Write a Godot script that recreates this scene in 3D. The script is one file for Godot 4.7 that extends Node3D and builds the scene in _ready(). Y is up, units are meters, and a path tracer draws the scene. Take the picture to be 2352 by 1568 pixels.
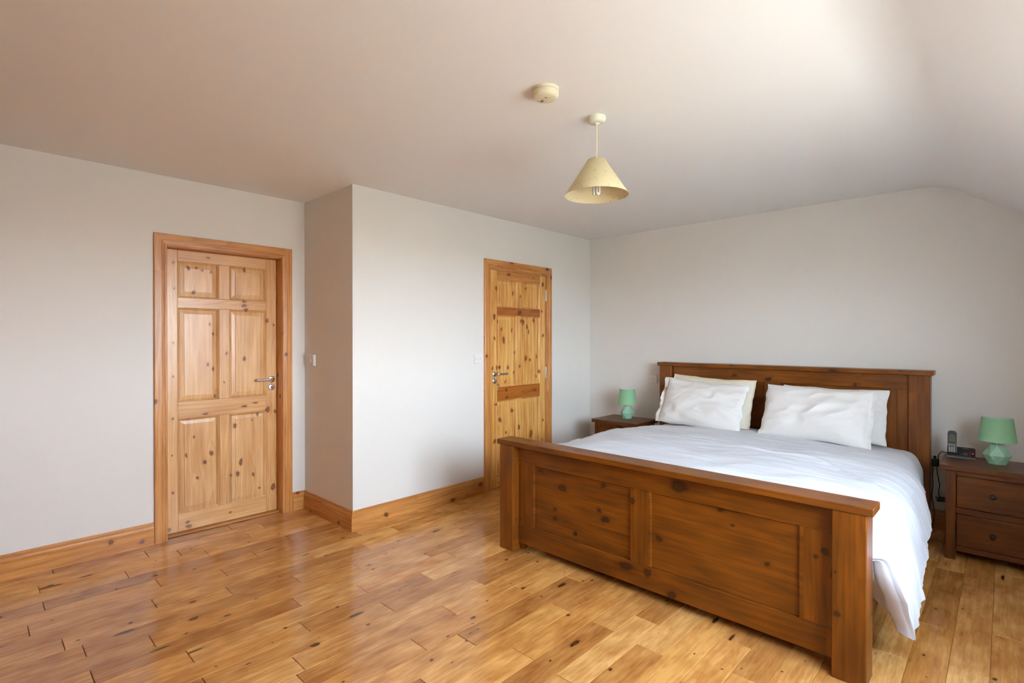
extends Node3D
# A bedroom under a sloping ceiling: two pine doors, an oak floor, a dark pine bed between two nightstands.
# Axes: x runs along the bed wall to the right, y is up, the bed wall lies towards -z (depth d = -z).

const XL := -4.124      # wall with the first door
const X2 := -3.369      # wall with the second door
const DRET := 1.905     # depth of the short return wall
const DB := 4.812       # depth of the bed wall
const HC := 2.47        # flat ceiling
const XBEND := -0.335   # where the ceiling starts to slope
const SLOPE := 0.678
const XKNEE := 0.62
const DREAR := -0.8
const XDORM := 0.075    # where the dormer's flat soffit meets the slope
const DORM0 := 0.95     # the dormer's two cheeks
const DORM1 := 2.64
const SILL := 0.95
const EAVE := 0.3

var M := {}
var NF: PackedByteArray
var NM: PackedByteArray
var NW: PackedByteArray
var NB: PackedByteArray
var rng := RandomNumberGenerator.new()


# ---------------------------------------------------------------- mesh helpers
class MB:
	var v := PackedVector3Array()
	var n := PackedVector3Array()
	var uv := PackedVector2Array()
	var ua := Vector3(1, 0, 0)
	var ub := Vector3(0, 1, 1)
	var uo := Vector2.ZERO

	func grain(a: Vector3, b: Vector3, o := Vector2.ZERO) -> MB:
		ua = a
		ub = b
		uo = o
		return self

	func vert(p: Vector3, nn: Vector3) -> void:
		v.append(p)
		n.append(nn)
		uv.append(Vector2(p.dot(ua), p.dot(ub)) + uo)

	func tri(a: Vector3, b: Vector3, c: Vector3, hint: Vector3) -> void:
		var f := (c - a).cross(b - a)
		if f.length_squared() < 1e-18:
			return
		f = f.normalized()
		if f.dot(hint) < 0.0:
			var t := b
			b = c
			c = t
			f = -f
		vert(a, f)
		vert(b, f)
		vert(c, f)

	func quad(a: Vector3, b: Vector3, c: Vector3, d: Vector3, hint: Vector3) -> void:
		tri(a, b, c, hint)
		tri(a, c, d, hint)

	func tri_s(a: Vector3, b: Vector3, c: Vector3, na: Vector3, nb: Vector3, nc: Vector3) -> void:
		var f := (c - a).cross(b - a)
		if f.length_squared() < 1e-20:
			return
		if f.dot(na + nb + nc) < 0.0:
			vert(a, na)
			vert(c, nc)
			vert(b, nb)
		else:
			vert(a, na)
			vert(b, nb)
			vert(c, nc)

	func quad_s(p: Array, q: Array) -> void:
		tri_s(p[0], p[1], p[2], q[0], q[1], q[2])
		tri_s(p[0], p[2], p[3], q[0], q[2], q[3])

	func box(lo: Vector3, hi: Vector3, bev := 0.0) -> void:
		var c := (lo + hi) * 0.5
		var h := (hi - lo) * 0.5
		var b: float = minf(bev, minf(h.x, minf(h.y, h.z)) * 0.9)
		for ax in 3:
			var u := (ax + 1) % 3
			var w := (ax + 2) % 3
			for s in [-1.0, 1.0]:
				var nn := Vector3.ZERO
				nn[ax] = s
				var q := []
				for k in [[-1, -1], [1, -1], [1, 1], [-1, 1]]:
					var p := c
					p[ax] += s * h[ax]
					p[u] += k[0] * (h[u] - b)
					p[w] += k[1] * (h[w] - b)
					q.append(p)
				quad(q[0], q[1], q[2], q[3], nn)
		if b <= 0.0:
			return
		for ax in 3:
			var u := (ax + 1) % 3
			var w := (ax + 2) % 3
			for su in [-1.0, 1.0]:
				for sw in [-1.0, 1.0]:
					var nn := Vector3.ZERO
					nn[u] = su
					nn[w] = sw
					var q := []
					for k in [[-1, 0], [1, 0], [1, 1], [-1, 1]]:
						var p := c
						p[ax] += k[0] * (h[ax] - b)
						p[u] += su * (h[u] - (b if k[1] == 0 else 0.0))
						p[w] += sw * (h[w] - (0.0 if k[1] == 0 else b))
						q.append(p)
					quad(q[0], q[1], q[2], q[3], nn)
		for sx in [-1.0, 1.0]:
			for sy in [-1.0, 1.0]:
				for sz in [-1.0, 1.0]:
					var s := Vector3(sx, sy, sz)
					tri(c + s * Vector3(h.x, h.y - b, h.z - b), c + s * Vector3(h.x - b, h.y, h.z - b), c + s * Vector3(h.x - b, h.y - b, h.z), s)

	# a profile of (w, z) points swept along A from a0 to a1; the ends are cut at a slant of m.x per w and m.y per z
	func sweep(prof: Array, o: Vector3, A: Vector3, W: Vector3, Z: Vector3, a0: float, a1: float, m0 := Vector2.ZERO, m1 := Vector2.ZERO) -> void:
		var mid := Vector2.ZERO
		for p in prof:
			mid += p
		mid /= prof.size()
		var s := []
		var e := []
		for p: Vector2 in prof:
			s.append(o + W * p.x + Z * p.y + A * (a0 + m0.dot(p)))
			e.append(o + W * p.x + Z * p.y + A * (a1 + m1.dot(p)))
		for i in prof.size():
			var j := (i + 1) % prof.size()
			var dl: Vector2 = prof[j] - prof[i]
			var nn := Vector2(dl.y, -dl.x)
			var pm: Vector2 = (prof[j] + prof[i]) * 0.5
			if nn.dot(pm - mid) < 0.0:
				nn = -nn
			quad(s[i], e[i], e[j], s[j], W * nn.x + Z * nn.y)
		var poly := PackedVector2Array()
		for p in prof:
			poly.append(p)
		var ix := Geometry2D.triangulate_polygon(poly)
		for k in range(0, ix.size(), 3):
			tri(s[ix[k]], s[ix[k + 1]], s[ix[k + 2]], -A)
			tri(e[ix[k]], e[ix[k + 1]], e[ix[k + 2]], A)

	# a lathed profile of (radius, height) points round the axis through o along Y (or any basis)
	func lathe(prof: Array, seg: int, o := Vector3.ZERO, bs := Basis.IDENTITY) -> void:
		var nrm := []
		for i in prof.size() - 1:
			var dl: Vector2 = prof[i + 1] - prof[i]
			nrm.append(Vector2(dl.y, -dl.x).normalized())
		for i in prof.size() - 1:
			var n0: Vector2 = nrm[i]
			var n1: Vector2 = nrm[i]
			if i > 0 and nrm[i - 1].dot(nrm[i]) > 0.7:
				n0 = (nrm[i - 1] + nrm[i]).normalized()
			if i < nrm.size() - 1 and nrm[i + 1].dot(nrm[i]) > 0.7:
				n1 = (nrm[i + 1] + nrm[i]).normalized()
			for k in seg:
				var a := TAU * k / seg
				var b := TAU * (k + 1) / seg
				var ca := Vector3(cos(a), 0, sin(a))
				var cb := Vector3(cos(b), 0, sin(b))
				var p: Vector2 = prof[i]
				var q: Vector2 = prof[i + 1]
				quad_s([o + bs * (ca * p.x + Vector3.UP * p.y), o + bs * (cb * p.x + Vector3.UP * p.y), o + bs * (cb * q.x + Vector3.UP * q.y), o + bs * (ca * q.x + Vector3.UP * q.y)],
					[bs * (ca * n0.x + Vector3.UP * n0.y), bs * (cb * n0.x + Vector3.UP * n0.y), bs * (cb * n1.x + Vector3.UP * n1.y), bs * (ca * n1.x + Vector3.UP * n1.y)])

	func tube(path: Array, r: float, seg := 8) -> void:
		var rings := []
		var norms := []
		var side := Vector3.ZERO
		for i in path.size():
			var t: Vector3 = (path[mini(i + 1, path.size() - 1)] - path[maxi(i - 1, 0)]).normalized()
			if i == 0:
				side = t.cross(Vector3.UP if absf(t.y) < 0.9 else Vector3.RIGHT).normalized()
			else:
				side = (side - t * side.dot(t)).normalized()
			var up := t.cross(side)
			var ring := []
			var nr := []
			for k in seg:
				var a := TAU * k / seg
				var d := side * cos(a) + up * sin(a)
				ring.append(path[i] + d * r)
				nr.append(d)
			rings.append(ring)
			norms.append(nr)
		for i in path.size() - 1:
			for k in seg:
				var j := (k + 1) % seg
				quad_s([rings[i][k], rings[i][j], rings[i + 1][j], rings[i + 1][k]], [norms[i][k], norms[i][j], norms[i + 1][j], norms[i + 1][k]])
		for e in [0, path.size() - 1]:
			var out: Vector3 = (path[0] - path[1]) if e == 0 else (path[e] - path[e - 1])
			for k in range(1, seg - 1):
				tri(rings[e][0], rings[e][k], rings[e][k + 1], out)

	# a grid of points with smooth normals; P[i][j]; uv from (i, j) when given
	func grid(P: Array, U: Array, flip: float) -> void:
		var a := P.size()
		var b: int = P[0].size()
		var N := []
		for i in a:
			var row := PackedVector3Array()
			for j in b:
				var du: Vector3 = P[mini(i + 1, a - 1)][j] - P[maxi(i - 1, 0)][j]
				var dv: Vector3 = P[i][mini(j + 1, b - 1)] - P[i][maxi(j - 1, 0)]
				row.append((du.cross(dv) * flip).normalized())
			N.append(row)
		for i in a - 1:
			for j in b - 1:
				for t in [[0, 0, 1, 0, 1, 1], [0, 0, 1, 1, 0, 1]]:
					var ids := [[i + t[0], j + t[1]], [i + t[2], j + t[3]], [i + t[4], j + t[5]]]
					var p0: Vector3 = P[ids[0][0]][ids[0][1]]
					var p1: Vector3 = P[ids[1][0]][ids[1][1]]
					var p2: Vector3 = P[ids[2][0]][ids[2][1]]
					var f := (p2 - p0).cross(p1 - p0)
					if f.length_squared() < 1e-22:
						continue
					if f.dot(N[ids[0][0]][ids[0][1]]) < 0.0:
						ids = [ids[0], ids[2], ids[1]]
					for q in ids:
						v.append(P[q[0]][q[1]])
						n.append(N[q[0]][q[1]])
						uv.append(U[q[0]][q[1]])

	func mesh() -> ArrayMesh:
		var arr := []
		arr.resize(Mesh.ARRAY_MAX)
		arr[Mesh.ARRAY_VERTEX] = v
		arr[Mesh.ARRAY_NORMAL] = n
		arr[Mesh.ARRAY_TEX_UV] = uv
		var m := ArrayMesh.new()
		m.add_surface_from_arrays(Mesh.PRIMITIVE_TRIANGLES, arr)
		return m


func put(mb: MB, called: String, mat: Material, parent: Node = self) -> MeshInstance3D:
	var o := MeshInstance3D.new()
	o.name = called
	o.mesh = mb.mesh()
	o.mesh.surface_set_material(0, mat)
	parent.add_child(o, true)
	return o


func tag(o: Node, label: String, category: String, group := "", kind := "") -> Node:
	o.set_meta("label", label)
	o.set_meta("category", category)
	if group:
		o.set_meta("group", group)
	if kind:
		o.set_meta("kind", kind)
	return o


func thing(called: String, label: String, category: String, at := Vector3.ZERO, turn := 0.0, group := "", kind := "") -> Node3D:
	var o := Node3D.new()
	o.name = called
	o.position = at
	o.rotation.y = turn
	add_child(o, true)
	tag(o, label, category, group, kind)
	return o


func P(x: float, y: float, d: float) -> Vector3:
	return Vector3(x, y, -d)


# ---------------------------------------------------------------- textures
func stretched(freq: float, w: int, h: int, sd: int, oct := 3) -> PackedByteArray:
	var f := FastNoiseLite.new()
	f.seed = sd
	f.frequency = freq
	f.noise_type = FastNoiseLite.TYPE_SIMPLEX_SMOOTH
	f.fractal_octaves = oct
	var im := f.get_seamless_image(w, h)
	im.convert(Image.FORMAT_L8)
	im.resize(1024, 1024, Image.INTERPOLATE_CUBIC)
	return im.get_data()


func prepare_noise() -> void:
	NF = stretched(0.35, 40, 1024, 11, 2)
	NM = stretched(0.06, 96, 1024, 12, 3)
	NW = stretched(0.012, 300, 1024, 13, 2)
	NB = stretched(0.02, 400, 700, 14, 3)


# Paints one board into buf (RGB8, W wide): grain along s, rings across t, with knots [s, t, radius, stretch] in pixels of the board.
func board(buf: PackedByteArray, W: int, rx: int, ry: int, rw: int, rh: int, vert: bool, pal: Dictionary, knots: Array, sd: int) -> void:
	var r := RandomNumberGenerator.new()
	r.seed = sd
	var os := r.randi() & 1023
	var ot := r.randi() & 1023
	var freq: float = pal.freq * r.randf_range(0.75, 1.3)
	var warp: float = pal.warp
	var sh: int = pal.get("sh", 2)
	var slant := r.randf_range(-0.012, 0.012)
	var tone: float = r.randf_range(-1.0, 1.0) * pal.tone
	var ca: Color = pal.a
	var cb: Color = pal.b
	var ck: Color = pal.k
	var wr: float = pal.ring
	var wf: float = pal.fine
	var wm: float = pal.streak
	var wb: float = pal.blotch
	var ns := rh if vert else rw
	var nt := rw if vert else rh
	for t in nt:
		var near := []
		for k in knots:
			if absf(t - k[1]) < 5.5 * k[2]:
				near.append(k)
		for s in ns:
			var i := (((t + ot) & 1023) << 10) + ((s + os) & 1023)
			var i2 := (((t + ot) & 1023) << 10) + (((s >> sh) + os) & 1023)
			var i3 := (((t + ot) & 1023) << 10) + (((s >> 1) + os) & 1023)
			var w := (NW[i2] - 128) * 0.0078 * warp + slant * s
			var kn := 0.0
			var halo := 0.0
			for k in near:
				var R: float = k[2]
				var ds: float = (s - k[0]) / k[3]
				if absf(ds) < 8.0 * R:
					var dt: float = t - k[1]
					var e := exp(-ds * ds / (9.0 * R * R) - absf(dt) / (2.2 * R))
					w += (-1.0 if dt > 0.0 else 1.0) * R * 1.9 * e
					var an := atan2(dt, ds)
					var q := sqrt(ds * ds + dt * dt) / R * (1.0 + 0.12 * sin(2.0 * an + k[0]) + 0.07 * sin(3.0 * an + k[1] * 3.0) + 0.05 * sin(5.0 * an + k[0] * 2.0))
					if q < 1.0:
						# dark bark ring round a paler heart with its own rings
						kn = maxf(kn, (0.50 + 0.30 * smoothstep(0.2, 0.75, q) + 0.10 * sin(q * 12.0)) * (1.0 - 0.35 * smoothstep(0.75, 1.0, q)))
					elif q < 1.3:
						kn = maxf(kn, (1.3 - q) * 1.7)
					if q < 3.0:
						halo = maxf(halo, (3.0 - q) / 3.0)
					# resin streaks running out along the grain
					var st := exp(-dt * dt / (0.22 * R * R)) * maxf(0.0, 1.0 - absf(ds) / (5.5 * R))
					halo = maxf(halo, st * 0.8)
			var rc := (t + ot + w) * freq
			rc -= floor(rc)
			var m := 0.35 + tone + wr * (rc * rc * rc - 0.25) + wf * (NF[i] - 128) * 0.0078 + wm * (NM[i3] - 128) * 0.0078 + wb * (NB[i3] - 128) * 0.0078 + halo * halo * 0.55
			m = clampf(m, 0.0, 1.25)
			var cr := lerpf(ca.r, cb.r, m)
			var cg := lerpf(ca.g, cb.g, m)
			var cc := lerpf(ca.b, cb.b, m)
			if kn > 0.0:
				cr = lerpf(cr, ck.r, kn)
				cg = lerpf(cg, ck.g, kn)
				cc = lerpf(cc, ck.b, kn)
			var x := rx + (t if vert else s)
			var y := ry + (s if vert else t)
			var at := (y * W + x) * 3
			buf[at] = clampi(int(cr * 255.0), 0, 255)
			buf[at + 1] = clampi(int(cg * 255.0), 0, 255)
			buf[at + 2] = clampi(int(cc * 255.0), 0, 255)


func picture(buf: PackedByteArray, W: int, H: int) -> ImageTexture:
	return ImageTexture.create_from_image(Image.create_from_data(W, H, false, Image.FORMAT_RGB8, buf))


func blank(W: int, H: int) -> PackedByteArray:
	var b := PackedByteArray()
	b.resize(W * H * 3)
	return b


# An area [x0, x1, y0, y1] in metres of a picture that spans [X0, Y1] top left at ppm pixels per metre; knots [x, y, radius, stretch] in metres.
func area(buf: PackedByteArray, W: int, H: int, X0: float, Y1: float, ppm: float, x0: float, x1: float, y0: float, y1: float, vert: bool, pal: Dictionary, knots: Array, sd: int) -> void:
	var px := clampi(roundi((x0 - X0) * ppm), 0, W)
	var qx := clampi(roundi((x1 - X0) * ppm), 0, W)
	var py := clampi(roundi((Y1 - y1) * ppm), 0, H)
	var qy := clampi(roundi((Y1 - y0) * ppm), 0, H)
	var ks := []
	for k in knots:
		if k[0] > x0 - 0.02 and k[0] < x1 + 0.02 and k[1] > y0 - 0.02 and k[1] < y1 + 0.02:
			var a: float = (k[0] - X0) * ppm - px
			var b: float = (Y1 - k[1]) * ppm - py
			ks.append([b, a, k[2] * ppm, k[3]] if vert else [a, b, k[2] * ppm, k[3]])
	board(buf, W, px, py, qx - px, qy - py, vert, pal, ks, sd)


const LEAF_W := 0.762
const LEAF_RAILS := [[0.012, 0.139], [0.805, 0.927], [1.588, 1.662], [1.915, 1.996]]
const LEAF_OPEN_Y := [[0.139, 0.805], [0.927, 1.588], [1.662, 1.915]]
const LEAF_OPEN_X := [[0.08, 0.345], [0.417, 0.682]]


func leaf_texture(pal: Dictionary, rail_pal: Array, panel_pal: Dictionary, knots: Array, sd: int) -> ImageTexture:
	var ppm := 540.0
	var W := 412
	var H := 1080
	var buf := blank(W, H)
	var all := []
	for k in knots:
		var rr: float = k[2] if k.size() > 2 else 0.0065
		all.append([k[0], k[1], rr, k[3] if k.size() > 3 else 1.35])
	area(buf, W, H, 0.0, 2.0, ppm, 0.0, 0.08, 0.0, 2.0, true, pal, all, sd + 1)
	area(buf, W, H, 0.0, 2.0, ppm, 0.682, 0.763, 0.0, 2.0, true, pal, all, sd + 2)
	for i in 4:
		var lo: float = [0.0, 0.805, 1.588, 1.915][i]
		var hi: float = [0.139, 0.927, 1.662, 2.0][i]
		area(buf, W, H, 0.0, 2.0, ppm, 0.08, 0.682, lo, hi, false, rail_pal[i], all, sd + 10 + i)
	for i in 3:
		area(buf, W, H, 0.0, 2.0, ppm, 0.345, 0.417, LEAF_OPEN_Y[i][0], LEAF_OPEN_Y[i][1], true, pal, all, sd + 20 + i)
		for j in 2:
			# each panel is glued up from three boards
			var x0: float = LEAF_OPEN_X[j][0]
			var x1: float = LEAF_OPEN_X[j][1]
			var c1 := lerpf(x0, x1, 0.3 + 0.05 * ((i + j) % 3))
			var c2 := lerpf(x0, x1, 0.66 + 0.05 * ((i * 2 + j) % 3))
			area(buf, W, H, 0.0, 2.0, ppm, x0, c1, LEAF_OPEN_Y[i][0], LEAF_OPEN_Y[i][1], true, panel_pal, all, sd + 40 + i * 6 + j * 3)
			area(buf, W, H, 0.0, 2.0, ppm, c1, c2, LEAF_OPEN_Y[i][0], LEAF_OPEN_Y[i][1], true, panel_pal, all, sd + 41 + i * 6 + j * 3)
			area(buf, W, H, 0.0, 2.0, ppm, c2, x1, LEAF_OPEN_Y[i][0], LEAF_OPEN_Y[i][1], true, panel_pal, all, sd + 42 + i * 6 + j * 3)
	return picture(buf, W, H)


func palette(a: Color, b: Color, k: Color, freq: float, warp: float, ring: float, fine: float, streak: float, blotch: float, tone: float) -> Dictionary:
	return {"a": a, "b": b, "k": k, "freq": freq, "warp": warp, "ring": ring, "fine": fine, "streak": streak, "blotch": blotch, "tone": tone}


func c8(r: int, g: int, b: int) -> Color:
	return Color(r / 255.0, g / 255.0, b / 255.0)


func mat(called: String, color: Color, rough: float, tex: Texture2D = null, spec := 0.5) -> StandardMaterial3D:
	var m := StandardMaterial3D.new()
	m.resource_name = called
	m.albedo_color = color
	m.roughness = rough
	m.metallic_specular = spec
	if tex:
		m.albedo_texture = tex
	M[called] = m
	return m


func random_knots(r: RandomNumberGenerator, count: int, w: float, h: float, lo: float, hi: float) -> Array:
	var ks := []
	for i in count:
		ks.append([r.randf() * w, r.randf() * h, r.randf_range(lo, hi), r.randf_range(1.1, 1.7)])
	return ks


func make_materials() -> void:
	prepare_noise()
	# doors: knots where the photograph shows them, in metres from the left lower corner of the leaf
	var pine1 := palette(c8(234, 188, 130), c8(190, 126, 68), c8(100, 56, 34), 0.085, 26.0, 0.30, 0.08, 0.24, 0.20, 0.10)
	var pine1p := palette(c8(236, 192, 136), c8(194, 132, 74), c8(98, 58, 40), 0.06, 34.0, 0.24, 0.07, 0.22, 0.20, 0.12)
	var k1 := [[0.149, 1.874, 0.010], [0.2, 1.88], [0.237, 1.866], [0.293, 1.859], [0.181, 1.704, 0.010], [0.525, 1.896, 0.009], [0.52, 1.654, 0.009], [0.52, 1.624, 0.011], [0.532, 1.595, 0.010], [0.273, 1.96, 0.007],
		[0.054, 1.904], [0.06, 1.723, 0.004], [0.285, 1.477], [0.307, 1.407], [0.395, 1.263, 0.007], [0.272, 1.184, 0.008], [0.306, 1.15, 0.008], [0.523, 1.219, 0.011], [0.69, 1.512, 0.010], [0.74, 1.481, 0.006],
		[0.053, 1.343, 0.005], [0.052, 1.107, 0.005], [0.379, 1.048, 0.005], [0.181, 0.668, 0.006], [0.132, 0.543, 0.006, 2.2], [0.25, 0.475, 0.010], [0.294, 0.533, 0.012], [0.202, 0.37, 0.008], [0.455, 0.715, 0.011],
		[0.579, 0.745, 0.004], [0.62, 0.785, 0.009], [0.496, 0.433, 0.010, 2.4], [0.474, 0.348, 0.010, 1.9], [0.586, 0.323, 0.008, 1.8], [0.426, 0.346, 0.007], [0.695, 0.815, 0.014], [0.75, 0.795, 0.009], [0.733, 0.198, 0.016],
		[0.145, 0.038, 0.012], [0.138, 0.069, 0.008], [0.023, 0.043, 0.010], [0.049, 0.813, 0.006], [0.044, 0.557, 0.004], [0.048, 0.296, 0.006], [0.519, 0.857, 0.008, 2.0], [0.6, 0.876, 0.006, 2.4], [0.253, 0.826, 0.007, 2.2],
		[0.419, 0.071, 0.006], [0.631, 0.21, 0.006], [0.319, 0.952, 0.007]]
	mat("door_pine", Color.WHITE, 0.3, leaf_texture(pine1, [pine1, pine1, pine1, pine1], pine1p, k1, 100))
	var pine2 := palette(c8(236, 186, 110), c8(190, 116, 42), c8(96, 44, 16), 0.07, 30.0, 0.28, 0.10, 0.46, 0.20, 0.14)
	var rail2 := palette(c8(186, 110, 40), c8(140, 70, 18), c8(72, 30, 10), 0.10, 40.0, 0.55, 0.12, 0.35, 0.25, 0.10)
	var top2 := palette(c8(208, 146, 76), c8(170, 98, 36), c8(78, 34, 12), 0.09, 30.0, 0.3, 0.12, 0.35, 0.2, 0.06)
	var k2 := [[0.068, 1.831, 0.013], [0.298, 1.8, 0.013], [0.39, 1.776, 0.008], [0.477, 1.856, 0.008], [0.725, 1.916, 0.012, 1.8], [0.711, 1.647, 0.009], [0.729, 1.406, 0.011], [0.382, 1.623, 0.018], [0.042, 1.572, 0.016],
		[0.09, 1.528, 0.010, 2.0], [0.144, 1.46, 0.008, 2.0], [0.28, 1.451, 0.008, 2.0], [0.045, 1.376, 0.010], [0.171, 1.361, 0.014, 2.0], [0.443, 1.533, 0.015], [0.402, 1.542, 0.011], [0.495, 1.488, 0.013], [0.597, 1.553, 0.013],
		[0.479, 1.183, 0.016], [0.538, 1.167, 0.010], [0.641, 1.197, 0.010, 1.8], [0.323, 1.242, 0.008], [0.519, 1.441, 0.008, 2.4], [0.117, 1.11, 0.011], [0.074, 1.108, 0.011], [0.017, 1.105, 0.010], [0.227, 1.104, 0.011], [0.382, 1.11, 0.010],
		[0.31, 1.054, 0.010], [0.675, 1.045, 0.010], [0.631, 1.002, 0.009], [0.232, 1.971, 0.010, 2.2], [0.581, 1.969, 0.006], [0.199, 0.895, 0.010], [0.6, 0.871, 0.009], [0.207, 0.826, 0.010], [0.068, 0.775, 0.009], [0.05, 0.772, 0.006],
		[0.283, 0.697, 0.013], [0.124, 0.626, 0.014], [0.372, 0.529, 0.014], [0.556, 0.445, 0.016, 2.0], [0.727, 0.557, 0.009], [0.714, 0.362, 0.008], [0.047, 0.44, 0.014], [0.204, 0.499, 0.009], [0.193, 0.973, 0.009]]
	mat("knotty_pine", Color.WHITE, 0.32, leaf_texture(pine2, [pine2, rail2, rail2, top2], pine2, k2, 300))
	# orange pine of skirting boards and casings: a tile 2 m along the grain, 0.5 m across
	var r := RandomNumberGenerator.new()
	r.seed = 5
	var pine3 := palette(c8(218, 156, 88), c8(168, 98, 40), c8(84, 40, 18), 0.075, 34.0, 0.34, 0.10, 0.34, 0.26, 0.0)
	var buf := blank(1024, 256)
	var ks := []
	for k in random_knots(r, 9, 1024, 256, 4.0, 8.0):
		ks.append(k)
	board(buf, 1024, 0, 0, 1024, 256, false, pine3, ks, 41)
	mat("trim_pine", Color.WHITE, 0.34, picture(buf, 1024, 256))
	# dark stained pine of the bed and nightstands: a tile 1.8 m along the grain, 0.5 m across
	var dark := palette(c8(140, 77, 14), c8(84, 41, 5), c8(46, 20, 7), 0.06, 34.0, 0.22, 0.10, 0.26, 0.34, 0.08)
	buf = blank(1024, 288)
	ks = random_knots(r, 8, 1024, 288, 4.0, 9.0)
	board(buf, 1024, 0, 0, 1024, 288, false, dark, ks, 43)
	mat("dark_pine", Color.WHITE, 0.36, picture(buf, 1024, 288))
	mat("nightstand_pine", c8(205, 200, 215), 0.38, M.dark_pine.albedo_texture)
	# the footboard front, 2.30 m by 0.72 m, board by board
	var ppm := 540.0
	var W := 1242
	var H := 390
	buf = blank(W, H)
	var kf := [[0.295, 0.541, 0.010, 1.6], [0.47, 0.468, 0.020, 1.3], [0.764, 0.54, 0.012, 1.4], [0.413, 0.326, 0.009, 1.2], [0.413, 0.27, 0.011, 1.2], [0.735, 0.392, 0.010, 1.2], [0.776, 0.349, 0.014, 2.0], [0.567, 0.216, 0.011, 1.3],
		[1.108, 0.33, 0.013, 1.5], [1.427, 0.552, 0.009, 1.3], [1.484, 0.493, 0.006, 1.4], [1.638, 0.356, 0.008, 1.3], [1.853, 0.483, 0.012, 1.2], [1.819, 0.452, 0.007, 1.2], [1.883, 0.389, 0.009, 1.6], [0.971, 0.498, 0.016, 1.1],
		[1.065, 0.139, 0.017, 1.3], [1.202, 0.068, 0.017, 1.3], [0.934, 0.135, 0.020, 1.8], [1.24, 0.628, 0.026, 1.8], [1.919, 0.43, 0.004, 1.2], [1.924, 0.263, 0.010, 1.2], [0.15, 0.2, 0.005, 1.2]]
	var parts := [[-0.13, 0.12, 0.0, 0.72, true], [0.12, 0.252, 0.17, 0.57, true], [0.252, 0.946, 0.17, 0.30, false], [0.252, 0.946, 0.30, 0.44, false], [0.252, 0.946, 0.44, 0.57, false], [0.946, 1.068, 0.17, 0.57, true],
		[1.068, 1.773, 0.17, 0.29, false], [1.068, 1.773, 0.29, 0.45, false], [1.068, 1.773, 0.45, 0.57, false], [1.773, 1.893, 0.17, 0.57, true], [1.893, 2.17, 0.0, 0.72, true], [0.12, 1.893, 0.57, 0.72, false], [0.12, 1.893, 0.0, 0.17, false]]
	for i in parts.size():
		var p: Array = parts[i]
		area(buf, W, H, -0.13, 0.72, ppm, p[0], p[1], p[2], p[3], p[4], dark, kf, 500 + i)
	mat("footboard_pine", Color.WHITE, 0.34, picture(buf, W, H))
	# oak floor: fourteen strips of 1.1 m by 0.13 m
	var oak := palette(c8(236, 182, 112), c8(172, 108, 50), c8(46, 28, 18), 0.04, 54.0, 0.13, 0.16, 0.22, 0.36, 0.20)
	oak["sh"] = 1
	buf = blank(1024, 1344)
	for i in 14:
		var kk := []
		for q in r.randi_range(1, 4):
			var big := r.randf()
			kk.append([r.randf() * 1024.0, r.randf() * 96.0, 1.3 + 7.5 * big * big, r.randf_range(1.3, 2.2) if r.randf() < 0.6 else r.randf_range(3.0, 6.0)])
		board(buf, 1024, 0, i * 96, 1024, 96, false, oak, kk, 700 + i)
	var oak_tex := picture(buf, 1024, 1344)
	var tints := [Color(1, 1, 1), Color(1.0, 0.97, 0.93), Color(0.93, 0.89, 0.85), Color(0.86, 0.80, 0.74), Color(0.97, 0.93, 0.86)]
	for i in 5:
		mat("oak_%d" % i, tints[i], 0.15, oak_tex)
	mat("joint_dark", c8(70, 44, 24), 0.9)
	# plaster
	mat("wall_paint", Color(0.905, 0.888, 0.86), 0.75, null, 0.35)
	mat("ceiling_paint", Color(0.945, 0.94, 0.93), 0.85, null, 0.35)
	# cloth
	var cb := blank(256, 256)
	var cr := RandomNumberGenerator.new()
	cr.seed = 9
	for y in 256:
		var yy := y % 32
		var band := 0.0
		if yy < 3 or (yy > 6 and yy < 9) or (yy > 12 and yy < 15):
			band = 1.0
		for x in 256:
			var g := 219.0 - band * 17.0 + cr.randf_range(-2.5, 2.5)
			var at := (y * 256 + x) * 3
			cb[at] = int(g)
			cb[at + 1] = int(g + 1)
			cb[at + 2] = int(g + 7)
	var du := mat("striped_cotton", Color.WHITE, 0.85, picture(cb, 256, 256), 0.3)
	du.rim_enabled = true
	du.rim = 0.2
	mat("pillow_cotton", c8(230, 226, 221), 0.88, null, 0.3)
	mat("cream_cotton", c8(232, 222, 200), 0.88, null, 0.3)
	mat("mattress_ticking", c8(220, 216, 208), 0.9, null, 0.3)
	# metals, plastics, ceramics
	var st := mat("brushed_steel", c8(205, 205, 205), 0.28)
	st.metallic = 1.0
	var ch := mat("chrome", c8(225, 225, 225), 0.12)
	ch.metallic = 1.0
	mat("white_plastic", c8(232, 230, 226), 0.35)
	mat("ivory_plastic", c8(226, 216, 186), 0.4)
	mat("green_ivory_plastic", c8(222, 224, 202), 0.35)
	mat("grey_plastic", c8(120, 116, 108), 0.5)
	mat("black_plastic", c8(20, 19, 22), 0.35)
	mat("black_knob", c8(26, 22, 22), 0.45)
	mat("black_cable", c8(24, 22, 22), 0.5)
	mat("grey_key", c8(196, 200, 200), 0.4)
	mat("silver_plastic", c8(150, 160, 160), 0.3)
	mat("lcd", c8(92, 100, 70), 0.25)
	mat("lcd_ink", c8(52, 58, 40), 0.5)
	mat("mint_ceramic", c8(158, 205, 172), 0.25)
	var sh := mat("mint_fabric", c8(150, 198, 154), 0.8, null, 0.3)
	sh.backlight_enabled = true
	sh.backlight = Color(0.12, 0.18, 0.13)
	mat("shade_lining", c8(222, 226, 218), 0.7)
	var led := mat("led_red", c8(160, 10, 16), 0.4)
	led.emission_enabled = true
	led.emission = Color(1.0, 0.03, 0.05)
	led.emission_energy_multiplier = 0.7
	var rd := mat("led_digits", c8(60, 6, 10), 0.4)
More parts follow.
